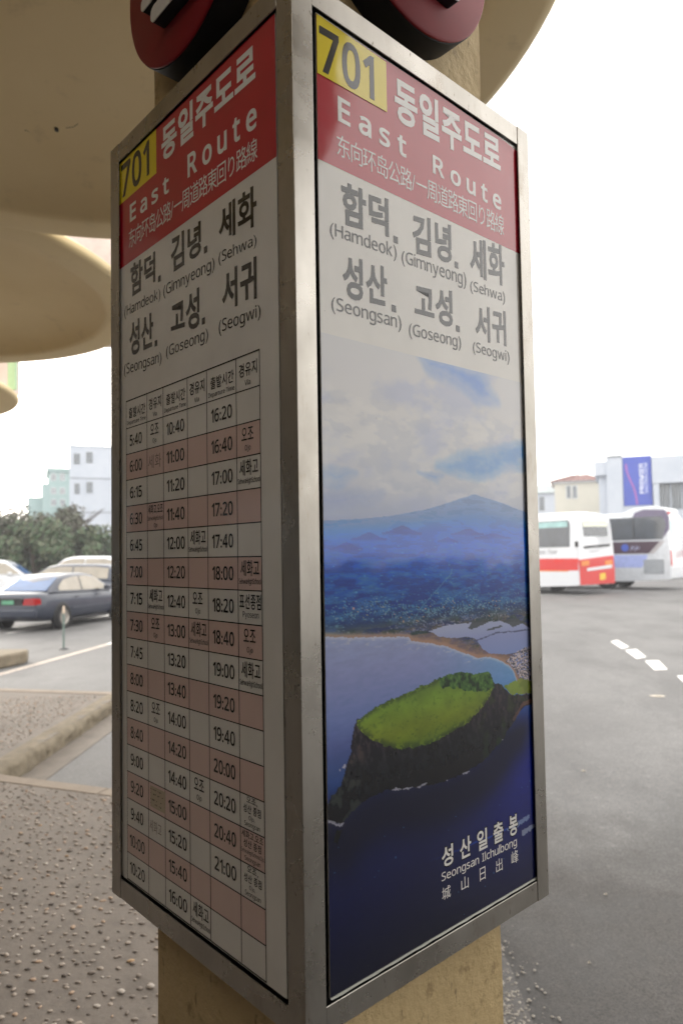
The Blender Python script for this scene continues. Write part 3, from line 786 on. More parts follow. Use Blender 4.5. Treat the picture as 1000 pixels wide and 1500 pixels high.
# sea above the island
coast = [(.05, 1.02), (.059, 1.02), (.133, 1.028), (.198, 1.032), (.251, 1.038), (.256, 1.045), (.302, 1.052), (.349, 1.063), (.399, 1.08), (.438, 1.093), (.478, 1.096), (.521, 1.109), (.545, 1.122), (.557, 1.13), (.567, 1.149), (.578, 1.163), (.590, 1.189), (.63, 1.19), (.63, 1.6), (.05, 1.6)]
Xc = Ug + .004 * (fbm(Ug * 70, Vg * 70, 4, 41) - .5); Yc = Vg + .004 * (fbm(Ug * 70, Vg * 70, 4, 47) - .5)
sea = inpoly(Xc, Yc, coast); dc = dline(Xc, Yc, coast[:16])
sc_ = grad(Vg, [(1.02, (132, 142, 176)), (1.08, (122, 130, 172)), (1.16, (98, 106, 156)), (1.24, (66, 76, 132)), (1.32, (16, 26, 70)), (1.45, (8, 14, 46)), (1.56, (6, 8, 26))])
rgt = sm(.25, .60, Ug)[..., None]
sc_ = sc_ * (1 - rgt) + grad(Vg, [(1.05, (112, 150, 184)), (1.15, (88, 128, 176)), (1.19, (56, 88, 146)), (1.23, (28, 52, 128)), (1.32, (16, 36, 108)), (1.42, (12, 26, 80)), (1.56, (8, 12, 40))]) * rgt
sc_ = sc_ * (1 + .10 * (fbm(Ug * 60 + Vg * 30, Vg * 190, 4, 51) - .5))[..., None]
over(sea, sc_)
over((~sea) * (Vg > 1.0) * sm(.010, .002, dc) * .9, (150, 124, 112))
over(sea * sm(.006, .0, dc) * .5 * (Vg < 1.17), (190, 190, 196))
over(sea * (Vg < 1.10) * sm(.03, .005, dc) * sm(.58, .80, fbm(Ug * 90 + Vg * 60, Vg * 260, 5, 61)) * .45, (184, 182, 186))
# sand spit
over((~sea) * (Ug > .25) * (Vg > 1.035) * sm(.032, .01, dc) * .55, (150, 118, 100))
lag = [(.302, 1.032), (.326, 1.03), (.375, 1.025), (.427, 1.027), (.468, 1.028), (.517, 1.03), (.528, 1.033), (.577, 1.035), (.63, 1.057), (.63, 1.093), (.574, 1.098), (.529, 1.096), (.479, 1.089), (.459, 1.079), (.439, 1.060), (.413, 1.052), (.362, 1.05), (.326, 1.042)]
over(inpoly(Xc, Yc, lag), grad(Vg, [(1.02, (150, 156, 180)), (1.06, (124, 134, 176)), (1.1, (112, 128, 176))]))
for P in ([(.413, 1.036), (.427, 1.025), (.468, 1.022), (.482, 1.029), (.447, 1.035), (.427, 1.039)], [(.467, 1.043), (.517, 1.039), (.528, 1.042), (.481, 1.046)], [(.52, 1.03), (.57, 1.028), (.60, 1.04), (.56, 1.045)]):
    over(inpoly(Xc, Yc, P) * .9, (60, 66, 72))
over((dline(Xc, Yc, [(.43, 1.062), (.50, 1.052), (.62, 1.056)]) < .0012) * .8, (70, 74, 100))
# coastal town, right
ct_ = inpoly(Xc, Yc, [(.53, 1.110), (.56, 1.098), (.63, 1.085), (.63, 1.165), (.585, 1.160), (.575, 1.145), (.56, 1.128)])
over(ct_ * .9, (104, 100, 108)); over(ct_ * (hsh > .6) * .8, (190, 176, 176)); over(ct_ * (hsh < .22) * .8, (54, 60, 72)); over(ct_ * (((hsh * 9.1) % 1.0) > .86), (120, 130, 178))
# island
cliff = [(.127, 1.154), (.119, 1.167), (.114, 1.186), (.112, 1.202), (.099, 1.229), (.089, 1.25), (.071, 1.256), (.062, 1.27), (.056, 1.291), (.075, 1.299), (.093, 1.304), (.126, 1.286), (.155, 1.281), (.19, 1.278), (.242, 1.286), (.293, 1.294), (.34, 1.298), (.39, 1.294), (.429, 1.291), (.47, 1.279), (.506, 1.262), (.529, 1.245), (.559, 1.23), (.564, 1.218), (.591, 1.209), (.63, 1.203), (.63, 1.188), (.547, 1.177), (.519, 1.156), (.494, 1.146), (.477, 1.133), (.323, 1.12)]
Xr = Ug + .0055 * (fbm(Ug * 90, Vg * 90, 4, 71) - .5); Yr = Vg + .009 * (fbm(Ug * 90, Vg * 90, 4, 77) - .5)
shadow_sea = inpoly(Xr, Yr - .030, cliff) | inpoly(Xr, Yr - .055, cliff)
dsh = dline(Ug, Vg - .03, cliff[8:24])
over(sea * np.exp(-(np.maximum(dsh - .01, 0) / .045) ** 2) * sm(1.20, 1.26, Vg) * .80, (5, 7, 24))
inc = inpoly(Xr, Yr, cliff)
rk = fbm(Ug * 80, Vg * 60, 6, 81); streak = fbm(Ug * 170 - Vg * 60, Vg * 40, 4, 85)
base = grad(Vg, [(1.13, (40, 38, 50)), (1.2, (28, 25, 38)), (1.25, (14, 14, 24)), (1.30, (6, 7, 16))])
over(inc, base)
over(inc * sm(.50, .62, fbm(Ug * 140, Vg * 90, 5, 101)) * .55 * sm(1.30, 1.18, Vg), (86, 70, 72)); over(inc * sm(.54, .76, streak) * .4 * sm(1.29, 1.2, Vg), (84, 68, 80)); over(inc * sm(.45, .30, rk) * .6, (8, 9, 16))
over(inc * sm(.55, .68, fbm(Ug * 50, Vg * 50, 5, 91)) * .55 * sm(.40, .50, Ug), (54, 66, 36))
over(inc * sm(.16, .12, Ug) * sm(.5, .66, rk) * .6, (110, 84, 80))
green = [(.127, 1.165), (.129, 1.155), (.154, 1.144), (.195, 1.135), (.242, 1.131), (.287, 1.123), (.323, 1.117), (.353, 1.113), (.397, 1.115), (.436, 1.122), (.477, 1.126), (.487, 1.139), (.493, 1.152), (.475, 1.17), (.447, 1.19), (.406, 1.207), (.368, 1.214), (.319, 1.222), (.284, 1.224), (.229, 1.219), (.192, 1.208), (.157, 1.191), (.134, 1.174)]
gi = inpoly(Xr, Yr, green); dg_ = dline(Xr, Yr, green, True); gn = fbm(Ug * 40, Vg * 50, 6, 95)
gcol = grad(Vg, [(1.12, (84, 98, 44)), (1.15, (102, 118, 46)), (1.19, (112, 122, 40)), (1.225, (106, 112, 34))]) * (.86 + .28 * gn)[..., None]
over(gi, gcol)
over(gi * sm(.60, .78, fbm(Ug * 160, Vg * 220, 4, 99)) * .4, (58, 76, 28))
over(gi * sm(.012, .001, dg_) * .65 * (fbm(Ug * 160, Vg * 160, 3, 12) > .42), (44, 54, 28))
trees = [(.323, 1.117), (.353, 1.112), (.397, 1.115), (.436, 1.121), (.477, 1.125), (.487, 1.139), (.493, 1.156), (.462, 1.158), (.435, 1.156), (.371, 1.139), (.334, 1.133)]
tcl = fbm(Ug * 130, Vg * 120, 4, 14)
ti = inpoly(Xr, Yr, trees); over(ti * .85, (46, 72, 40)); over(ti * sm(.5, .65, tcl) * .8, (20, 34, 24)); over(ti * sm(.44, .3, tcl) * .6, (96, 116, 60))
fld = inpoly(Xr, Yr, [(.522, 1.156), (.579, 1.149), (.63, 1.163), (.63, 1.186), (.547, 1.176)]); over(fld, (118, 128, 62)); over(fld * sm(.5, .65, gn) * .5, (84, 98, 44))
over((dline(Xr, Yr, [(.553, 1.226), (.580, 1.205), (.63, 1.196)]) < .004) * .8, (120, 78, 72))
over(inpoly(Xr, Yr, [(.079, 1.31), (.09, 1.313), (.083, 1.333), (.074, 1.328)]), (8, 9, 14))
for P, w_ in (([(.062, 1.294), (.075, 1.298), (.081, 1.305), (.093, 1.304)], .0022), ([(.089, 1.224), (.099, 1.221)], .0026), ([(.088, 1.236), (.096, 1.236)], .002),
              ([(.205, 1.280), (.248, 1.288), (.287, 1.290)], .0014), ([(.316, 1.299), (.343, 1.299)], .0014), ([(.39, 1.296), (.409, 1.294)], .0014), ([(.508, 1.259), (.514, 1.254)], .0016)):
    over((dline(Xr, Yr, P) < w_) * (fbm(Ug * 150, Vg * 150, 3, 16) > .45) * .85, (188, 188, 204))
inc_dark = -.08 * (inc & ~gi & ~fld)
# boat wakes
wd = dline(Ug, Vg, [(.277, 1.419), (.326, 1.423), (.371, 1.425), (.422, 1.426), (.476, 1.429), (.521, 1.429), (.565, 1.429)])
over((wd < .0016) * sm(.27, .45, Ug) * .55, (70, 96, 170))
over(inpoly(Xr, Yr, [(.520, 1.428), (.560, 1.424), (.600, 1.421), (.598, 1.429), (.565, 1.434), (.522, 1.432)]) * .85, (130, 150, 196))
over(inpoly(Xr, Yr, [(.570, 1.447), (.616, 1.445), (.618, 1.452), (.590, 1.455), (.572, 1.454)]) * .85, (150, 160, 190))
over((hsh > .9985) * (Vg > 1.33) * .5, (120, 130, 160))
gr_ = col.mean(-1, keepdims=True)
wdk = sm(142, 112, gr_[..., 0])[..., None]
col = gr_ + (col - gr_) * (1 + wdk[..., 0:1] * (.50 * sm(.80, .86, Vg) * sm(1.02, .98, Vg) + .12 * sm(1.02, 1.06, Vg) + .5 * sm(1.22, 1.3, Vg))[..., None])
bz = (sm(.79, .86, Vg) * sm(1.03, .99, Vg))[..., None]; sz = (sea * sm(1.24, 1.12, Vg))[..., None]; dz = (sea * sm(1.18, 1.28, Vg))[..., None]
col = col * (1 + wdk * (bz * np.array([-.30, .16, .02]) + sz * np.array([-.04, .06, .02]) + dz * np.array([-.35, .12, .05])))
col = col * (1 + .16 * sm(.84, .90, Vg) * sm(1.22, 1.14, Vg))[..., None]
col = col * (1 + inc_dark[..., None]); col = col * (1 - .05 * sm(1.2, 1.3, Vg)[..., None])
c8 = np.clip(col, 0, 255) / 255
clin = np.where(c8 <= .04045, c8 / 12.92, ((c8 + .055) / 1.055) ** 2.4)
Um, Vm = PM(MR, Ug, Vg)
verts = np.stack([Um, -Vm, np.full(Ug.shape, -DEP + .0002)], -1).reshape(-1, 3)
R3 = np.array([list(MR[i][:3]) for i in range(3)]); T3_ = np.array([MR[i][3] for i in range(3)])
verts = verts @ R3.T + T3_
me = bpy.data.meshes.new('aerial_photo')
me.vertices.add(len(verts)); me.vertices.foreach_set('co', verts.ravel())
ii, jj = np.meshgrid(np.arange(NU), np.arange(NV), indexing='ij'); a = (ii * (NV + 1) + jj).ravel()
quads = np.stack([a, a + 1, a + NV + 2, a + NV + 1], -1)
me.loops.add(quads.size); me.loops.foreach_set('vertex_index', quads.ravel())
me.polygons.add(len(quads)); me.polygons.foreach_set('loop_start', np.arange(0, quads.size, 4)); me.polygons.foreach_set('loop_total', np.full(len(quads), 4))
me.update(); me.validate()
ca = me.color_attributes.new('print', 'FLOAT_COLOR', 'POINT')
ca.data.foreach_set('color', np.concatenate([clin.reshape(-1, 3), np.ones((len(verts), 1))], 1).astype(np.float32).ravel())
t = NT('printed_aerial_view'); at = t.n('ShaderNodeAttribute', attribute_name='print')
t.l(t.mix(t.ramp(t.noise(160, 2), [(.76, g3(0)), (.80, g3(.4))]), at.outputs['Color'], (.12, .11, .09)), t.b.inputs['Base Color']); film(t)
me.materials.append(t.m)
ph = bpy.data.objects.new('aerial_photo', me); COL.objects.link(ph); ph.parent = PPn
# caption on the photograph
wi = MB(); sh = MB()
for i, ch in enumerate('성산일출봉'):
    a_, b_ = [(.3239, .3552), (.3744, .4072), (.4257, .4567), (.4762, .508), (.5275, .5569)][i]
    text(wi, MR, ch, a_, b_, 1.4080, 1.4430 + i * .0009, off=.0016, bold=.022)
    text(sh, MR, ch, a_ - .002, b_ + .002, 1.4060, 1.4450 + i * .0009, off=.0010, bold=.06)
text(wi, MR, 'Seongsan Ilchulbong', .3222, .5522, 1.4492, 1.4690, 1.4515, 1.4732, off=.0016, bold=.006)
for i, ch in enumerate('城山日出峰'):
    a_, b_ = [(.3225, .3459), (.3762, .3973), (.431, .4481), (.4818, .5027), (.5327, .5560)][i]
    text(wi, MR, ch, a_, b_, 1.4760, 1.4975 + i * .0008, off=.0016, bold=.002)
sh.build('caption_shadow', M['ink'], ph); wi.build('caption_lettering', M['whiteink'], ph)

# --- round signs above the box, one per face
def glyph_round(Mx, label):
    u, v, R_, th = .300, -.262, .206, .085
    root = empty('round_bus_sign', (0, 0, 0), 0, label, 'sign', 'round red signs on the pillar')
    root.matrix_world = SG_M @ Mx @ Matrix.Translation((u, -v, 0))
    m = MB(); m.rev([(.0001, -.0001), (R_ - .004, 0), (R_, -.003), (R_, -.006)], 72); m.build('face', M['signred'], root, smooth=True, angle=40)
    m = MB(); m.rev([(R_ - .001, -.0062), (R_ + .0015, -.008), (R_ + .0015, -th), (.0001, -th)], 72); m.build('edge_band', M['signside'], root, smooth=True, angle=40)
    def rr(x0, x1, y0, y1, r):
        pts_ = []
        for cx2, cy2, a0 in ((x1 - r, y1 - r, 0), (x0 + r, y1 - r, 90), (x0 + r, y0 + r, 180), (x1 - r, y0 + r, 270)):
            pts_ += [(cx2 + r * math.cos(rad(a0 + k_ * 22.5)), cy2 + r * math.sin(rad(a0 + k_ * 22.5))) for k_ in range(5)]
        return pts_
    # bus-front pictogram in raised letters: black returns, white faces
    shp = [rr(-.06, .085, -.130, -.098, .014), rr(-.112, .112, -.045, .10, .03), rr(-.10, -.05, -.083, -.058, .01), rr(.05, .10, -.083, -.058, .01)]
    a = MB(); b = MB()
    for s in shp:
        a.prism(s, .0006, .024); b.prism(s, .0241, .026)
    a.build('letter_return', M['signside'], root); b.build('letter_face', M['signwhite'], root)
    return root
SG_M = Matrix.Translation((CC.x, CC.y, ZB)) @ Matrix.Rotation(RZ, 4, 'Z')
glyph_round(ML, 'round dark red sign with black rim above the timetable face, left one')
glyph_round(MR, 'round red sign with black rim above the 701 photo face, right one')

# ------------------------------------------------------------------ vehicles
def mirror_mb(mb):
    m2 = MB(); m2.add([(x, -y, z) for x, y, z in mb.v], [f[::-1] for f in mb.f]); m2.mi = list(mb.mi); return m2
def sedan(loc, rz, paint, label, kind='sedan', plate=(90, 150, 120), group='parked cars'):
    """local: +x forward from rear bumper, y left, z up from road"""
    root = empty('parked_car', loc, rz, label, 'car', group)
    hwid = .88; L = 4.7
    if kind == 'sedan':
        top = [(0, .62), (.03, .86), (.12, .97), (.55, 1.0), (1.0, .98), (2.0, .95), (3.3, .93), (3.6, .92), (4.2, .83), (4.55, .70), (4.7, .55)]
        gh = [(.58, .98), (1.25, 1.36), (1.7, 1.43), (2.3, 1.44), (2.8, 1.38), (3.5, .93)]
    elif kind == 'wagon':
        top = [(0, .62), (.03, .90), (.10, .98), (.55, 1.0), (1.0, 1.0), (2.0, .98), (3.3, .97), (3.6, .96), (4.2, .88), (4.55, .74), (4.7, .55)]
        gh = [(.10, .99), (.42, 1.44), (.9, 1.50), (2.3, 1.52), (2.8, 1.45), (3.55, .96)]
    else:
        top = [(0, .75), (.03, 1.02), (.10, 1.1), (.55, 1.12), (1.0, 1.12), (2.0, 1.10), (3.3, 1.08), (3.6, 1.07), (4.2, 1.0), (4.55, .86), (4.7, .6)]
        gh = [(.12, 1.1), (.40, 1.58), (.9, 1.68), (2.3, 1.70), (2.8, 1.62), (3.5, 1.07)]
    belt = lambda x: np.interp(x, [p[0] for p in top], [p[1] for p in top])
    rings = []
    for x in [0, .04, .15, .4, .8, 1.3, 2.0, 2.8, 3.4, 3.8, 4.2, 4.5, 4.65, 4.7]:
        zt_ = float(belt(x)); wv = hwid * float(np.interp(x, [0, .15, .6, 3.8, 4.4, 4.7], [.86, .95, 1, 1, .95, .78])); zb_ = float(np.interp(x, [0, .2, .6, 4.2, 4.7], [.34, .26, .20, .20, .30]))
        h_ = zt_ - zb_
        hlf = [(0, zb_), (wv * .86, zb_), (wv * .97, zb_ + h_ * .12), (wv, zb_ + h_ * .40), (wv * .985, zb_ + h_ * .72), (wv * .93, zb_ + h_ * .93), (wv * .80, zt_), (0, zt_ + .012)]
        ring = [(x, y, z) for y, z in hlf] + [(x, -y, z) for y, z in hlf[-2:0:-1]]
        rings.append(ring)
    m = MB(); m.loft(rings); m.build('body', paint, root, smooth=True, subsurf=1, angle=60)
    # cabin
    gx = [p[0] for p in gh]; gz = [p[1] for p in gh]; rings = []
    for x in np.linspace(gx[0], gx[-1], 16):
        zt_ = float(np.interp(x, gx, gz)); zb_ = float(belt(x)) - .03; f_ = (zt_ - zb_) / .5; wl = hwid * .90; wt = hwid * (.90 - .20 * min(1, f_))
        hl = [(wl, zb_), (wl * .5 + wt * .5 + .012, (zb_ + zt_) / 2), (wt, zt_ - .05 * min(1, f_)), (wt * .8, zt_ - .005), (0, zt_ + .006)]
        rings.append([(x, y, z) for y, z in hl] + [(x, -y, z) for y, z in hl[-2::-1]])
    m = MB(); m.loft(rings); m.build('cabin', paint, root, smooth=True, angle=55)
    gl_ = simple('car_glass', (62, 92, 134), .25, var=.25, scale=2, spec=.35)  # bluish sky reflection painted into the end panes' colour
    gs_ = simple('side_glass', (150, 142, 128), .15, var=.2, scale=1.5, spec=.8)  # cream sky reflection painted into the side panes' colour
    # side windows: two panes each side, sitting 6 mm proud of the cabin
    def side_pt(x, z, s):
        zt_ = float(np.interp(x, gx, gz)); zb_ = float(belt(x)) - .03; f_ = (zt_ - zb_) / .5; wl = hwid * .90; wt = hwid * (.90 - .20 * min(1, f_))
        t_ = (z - zb_) / max(.05, zt_ - zb_); y = wl + (wt - wl) * min(1, t_) + .014 * math.sin(min(1, max(0, t_)) * math.pi) + .008
        return (x, s * y, z)
    for s in (-1, 1):
        for xa, xb in ((gx[0] + .36, (gx[0] + gx[-1]) / 2 - .07), ((gx[0] + gx[-1]) / 2 - .02, gx[-1] - .22)):
            m = MB(); n_ = 8; P_ = []
            for q in range(n_ + 1):
                x = xa + (xb - xa) * q / n_; zt_ = float(np.interp(x, gx, gz)) - .085; zb_ = float(belt(x)) + .02
                P_ += [side_pt(x, zb_, s), side_pt(x, max(zb_ + .01, (zb_ + zt_) / 2), s), side_pt(x, max(zb_ + .02, zt_), s)]
            m.add(P_, [(3 * q + r_, 3 * q + 3 + r_, 3 * q + 4 + r_, 3 * q + 1 + r_) for q in range(n_) for r_ in (0, 1)])
            m.build('side_window', gs_, root, smooth=True)
    def endpane(x0, z0, x1, z1, dx):
        m = MB(); wl = hwid * .74; wt = hwid * .62
        P_ = []
        for q in range(7):
            a_ = -1 + q / 3
            P_ += [(x0 + dx + .0 * a_ * a_, a_ * wl, z0 + .03), (x1 + dx, a_ * wt, z1 - .02)]
        m.add(P_, [(2 * q, 2 * q + 2, 2 * q + 3, 2 * q + 1) for q in range(6)]); return m
    dx = -.02
    endpane(gx[0] + .02, gz[0] + .0, gx[1], gz[1], dx).build('rear_window', gl_, root)
    endpane(gx[-1] - .03, gz[-1], gx[-2], gz[-2], .02).build('windscreen', gl_, root)
    for x in (.98, 3.72):
        for s in (-1, 1):
            MB().rev([(.001, s * .885), (.35, s * .885), (.372, s * .870), (.372, s * .80)], 28, (x, 0, .33), axis='y').build('wheel_arch', M['darkplastic'], root)
            w_ = MB(); w_.rev([(.18, s * .905), (.20, s * .93), (.30, s * .93), (.318, s * .91), (.318, s * .74), (.1, s * .74)], 30, (x, 0, .318), axis='y')
            wh = w_.build('wheel', M['tyre'], root, smooth=True, angle=40)
            r_ = MB(); r_.rev([(.001, s * .905), (.04, s * .922), (.05, s * .90), (.10, s * .895), (.17, s * .90), (.195, s * .926), (.202, s * .926)], 30, (x, 0, .318), axis='y')
            for k_ in range(6):
                t_ = k_ * math.pi / 3; c_, s_ = math.cos(t_), math.sin(t_)
                P_ = [(x + c_ * a_ - s_ * b_, s * .915, .318 + s_ * a_ + c_ * b_) for a_, b_ in ((.03, -.022), (.18, -.016), (.18, .016), (.03, .022))]
                r_.add(P_, [(0, 1, 2, 3)])
            r_.build('rim', M['rim'], wh, smooth=True, angle=30)
    # tail
    m = MB(); m.box(-.012, .02, -.41, .41, .68 if kind != 'suv' else .85, .86 if kind != 'suv' else 1.0); m.build('tail_garnish', M['darkplastic'], root, bevel=.01)
    m = MB(); m.box(-.022, -.012, -.17, .17, .70 if kind != 'suv' else .86, .80 if kind != 'suv' else .97); m.build('number_plate', simple('green_plate', plate, .5), root)
    for s in (-1, 1):
        z0, z1 = (.68, .84) if kind != 'suv' else (.9, 1.2)
        m = MB(); m.add([(-.014, s * .42, z0), (-.004, s * .72, z0), (.10, s * .865, z0 + .02), (.10, s * .845, z1), (.0, s * .70, z1 + .01), (-.010, s * .46, z1),
                         (.12, s * .42, z0), (.12, s * .72, z0), (.14, s * .80, z0 + .02), (.14, s * .80, z1), (.12, s * .70, z1 + .01), (.12, s * .46, z1)],
                        [(0, 1, 4, 5), (1, 2, 3, 4), (0, 6, 7, 1), (1, 7, 8, 2), (5, 4, 10, 11), (4, 3, 9, 10), (2, 8, 9, 3), (0, 5, 11, 6)])
        m.build('tail_light', simple('red_lens', (150, 16, 22), .2, coat=.5), root)
        m = MB(); m.box(4.42, 4.60, s * .55 - .17, s * .55 + .17, .60, .74); m.build('headlight', simple('clear_lens', (200, 205, 210), .15), root, bevel=.03)
        m = MB(); m.box(2.92, 3.08, s * .88 - (0 if s > 0 else .16), s * .88 + (.16 if s > 0 else 0), .95, 1.07); m.build('mirror', paint, root, bevel=.03)
        for x in (1.55, 2.55):
            m = MB(); m.box(x, x + .16, s * .885 - .012, s * .885 + .012, .80, .825); m.build('door_handle', paint, root, bevel=.006)
        m = MB(); m.box(1.4, 3.3, s * .880 - .01, s * .880 + .01, .48, .54); m.build('side_moulding', paint, root, bevel=.008)
        m = MB(); m.box(1.45, 3.25, s * .80 - .05, s * .80 + .05, .17, .25); m.build('sill', M['darkplastic'], root, bevel=.02)
    m = MB(); m.box(-.05, .10, -.78, .78, .36, .58); m.build('rear_bumper', paint, root, bevel=.05, seg=3)
    return root
cp = lambda n_, c, r=.35, met=.1: simple(n_, c, r, met, var=.04, coat=.5)
hd_ = math.atan2(.979, .204)
def at_axle(px, py, h): return (px - .98 * math.cos(h) - .88 * -math.sin(h) * -1 * 0, py - .98 * math.sin(h), ROAD)
# navy sedan: right rear wheel on the ground at (-7.3, 18.15)
def car_from_rr(x, y, h): # from right-rear wheel contact to rear-centre origin
    fx, fy = math.cos(h), math.sin(h); rx, ry = fy, -fx
    return (x - rx * .86 - fx * .98, y - ry * .86 - fy * .98, ROAD)
sedan(car_from_rr(-7.32, 18.15, hd_), hd_, cp('navy_blue_paint', (26, 35, 54)), 'dark navy blue saloon with green number plate, nearest car at the left')
h2 = hd_ + .5
cr = sedan((-7.9, 25.8, ROAD), rad(172), cp('slate_blue_paint', (46, 54, 70)), 'slate blue estate car parked just behind the navy saloon', 'wagon')
cr.scale = (1.05, 1, 1.08)
cr = sedan((-17.6, 30.5, ROAD), rad(12), cp('white_paint', (205, 207, 210)), 'white car with dark side glass at the left edge behind the others', 'wagon')
cr.scale = (1, 1, 1.22)
cr = sedan((-8.9, 29.6, ROAD), rad(168), cp('silver_white_paint', (205, 209, 214)), 'silver white people carrier beside the steel frame, behind the blue estate', 'suv')
cr.scale = (1.05, 1, 1.14)

# ---- coaches
def rounded_box_sections(L, Wd, z0, z1, rtop=.28, tumble=.06):
    ring = []
    for y, z in ((0, z0), (.12, z0 - 0)): pass
    return None
def coach(C, th, L, Wd, zt_, label, paint_body, build_detail, zb_=.30, rake=.12):
    """C: rear corner nearest the camera (world xy); local +x = forward (away from the rear) and -y = visible side ... y from 0 (visible side) to Wd"""
    r = Vector((math.cos(th), math.sin(th))); h = Vector((-r.y, r.x))
    root = empty('tour_coach', (C[0], C[1], ROAD), math.atan2(h.y, h.x), label, 'coach', 'tour coaches in the bus park')
    # local x along h (forward), local y = h rotated +90 = -r  -> width runs toward -y
    rings = []
    for x, ins, tz, bz in ((.0, .05, .30, .16), (.03, .02, .22, .12), (.10, 0, .10, .10), (.35, 0, .02, .08), (2.0, 0, 0, 0), (L - 2, 0, 0, 0), (L - .3, 0, .05, 0), (L - .05, .05, .2, 0), (L, .15, .4, 0.05)):
        zz = zt_ - tz
        sec = [(ins, zb_ + bz), (ins - .01, 1.2), (ins, 2.0), (ins + .05, zz - .30), (ins + .12, zz - .12), (ins + .30, zz - .03), (ins + .6, zz), (Wd - ins - .6, zz), (Wd - ins - .30, zz - .03), (Wd - ins - .12, zz - .12), (Wd - ins - .05, zz - .30), (Wd - ins, 2.0), (Wd - ins + .01, 1.2), (Wd - ins, zb_ + bz)]
        rings.append([(x + rake * max(0, (z - 1.6)) / 2 * (1 if x < .4 else 0), -y, z) for y, z in sec])
    m = MB(); m.loft(rings); m.build('body', paint_body, root, smooth=True, angle=38)
    for x in (2.9, L - 2.6):
        for y in (-.02, -Wd + .02):
            s = 1 if y > -.5 else -1
            MB().rev([(.001, y - s * .01), (.50, y - s * .01), (.50, y - s * .28), (.001, y - s * .28)], 28, (x, 0, .48), axis='y').build('wheel', M['tyre'], root, smooth=True, angle=40)
            MB().rev([(.001, y + s * .01), (.26, y + s * .01), (.28, y - s * .03)], 24, (x, 0, .48), axis='y').build('rim', M['rim'], root)
    build_detail(root, Wd, L, zt_)
    return root
busglass = mat_glass('coach_glass', (46, 52, 60)); paleglass = mat_glass('pale_tinted_glass', (120, 160, 160))
cwhite = simple('coach_white', (206, 209, 214), .35, var=.03, coat=.6); cred = simple('coach_red', (196, 38, 34), .35, coat=.6, var=.05)
corange = simple('orange_trim', (210, 130, 60), .5); cyellow = simple('plate_yellow', (214, 180, 60), .5)
cpurple = simple('coach_purple', (84, 74, 104), .3, coat=.6); cmaroon = simple('coach_maroon', (64, 40, 56), .35, coat=.4); clav = simple('coach_lavender', (152, 164, 214), .4)
cgrey = simple('coach_grey_trim', (168, 164, 166), .45); cgrille = simple('vent_grille_grey', (128, 134, 140), .6, var=.2, scale=80); credl = simple('tail_lens_red', (190, 30, 34), .25, coat=.5)
csilver = simple('coach_silver', (196, 200, 206), .35, .2, coat=.5)
def flat_side(root, pts, name, mat, proud=.014, parent=None):
    # pts in (x, z) on the visible side y = +proud
    m = MB(); m.prism(pts, -.02, proud, axis='y'); return m.build(name, mat, parent or root)
def flat_rear(root, pts, name, mat, proud=.015, parent=None, rake=.12, Wd=2.5):
    # pts in (b, z), b measured from the visible corner across the rear; follows the rake
    m = MB(); n_ = len(pts); X = lambda z: rake * max(0, z - 1.6) / 2
    m.add([(X(z) - proud, -b, z) for b, z in pts] + [(X(z) + .05, -b, z) for b, z in pts], [tuple(range(n_)), tuple(range(n_, 2 * n_))[::-1]] + [(i, n_ + i, n_ + (i + 1) % n_, (i + 1) % n_) for i in range(n_)])
    return m.build(name, mat, root)
def txt_on(root, name, txt, mat, place, size, bold=0, shear=0):
    v, f = line_mesh(txt, bold, 1); lo, hi = v.min(0), v.max(0); m = MB()
    s = size / (hi[1] - lo[1])
    m.add([place((p[0] - lo[0]) * s + shear * (p[1] - lo[1]) * s, (p[1] - lo[1]) * s) for p in v], f); return m.build(name, mat, root)
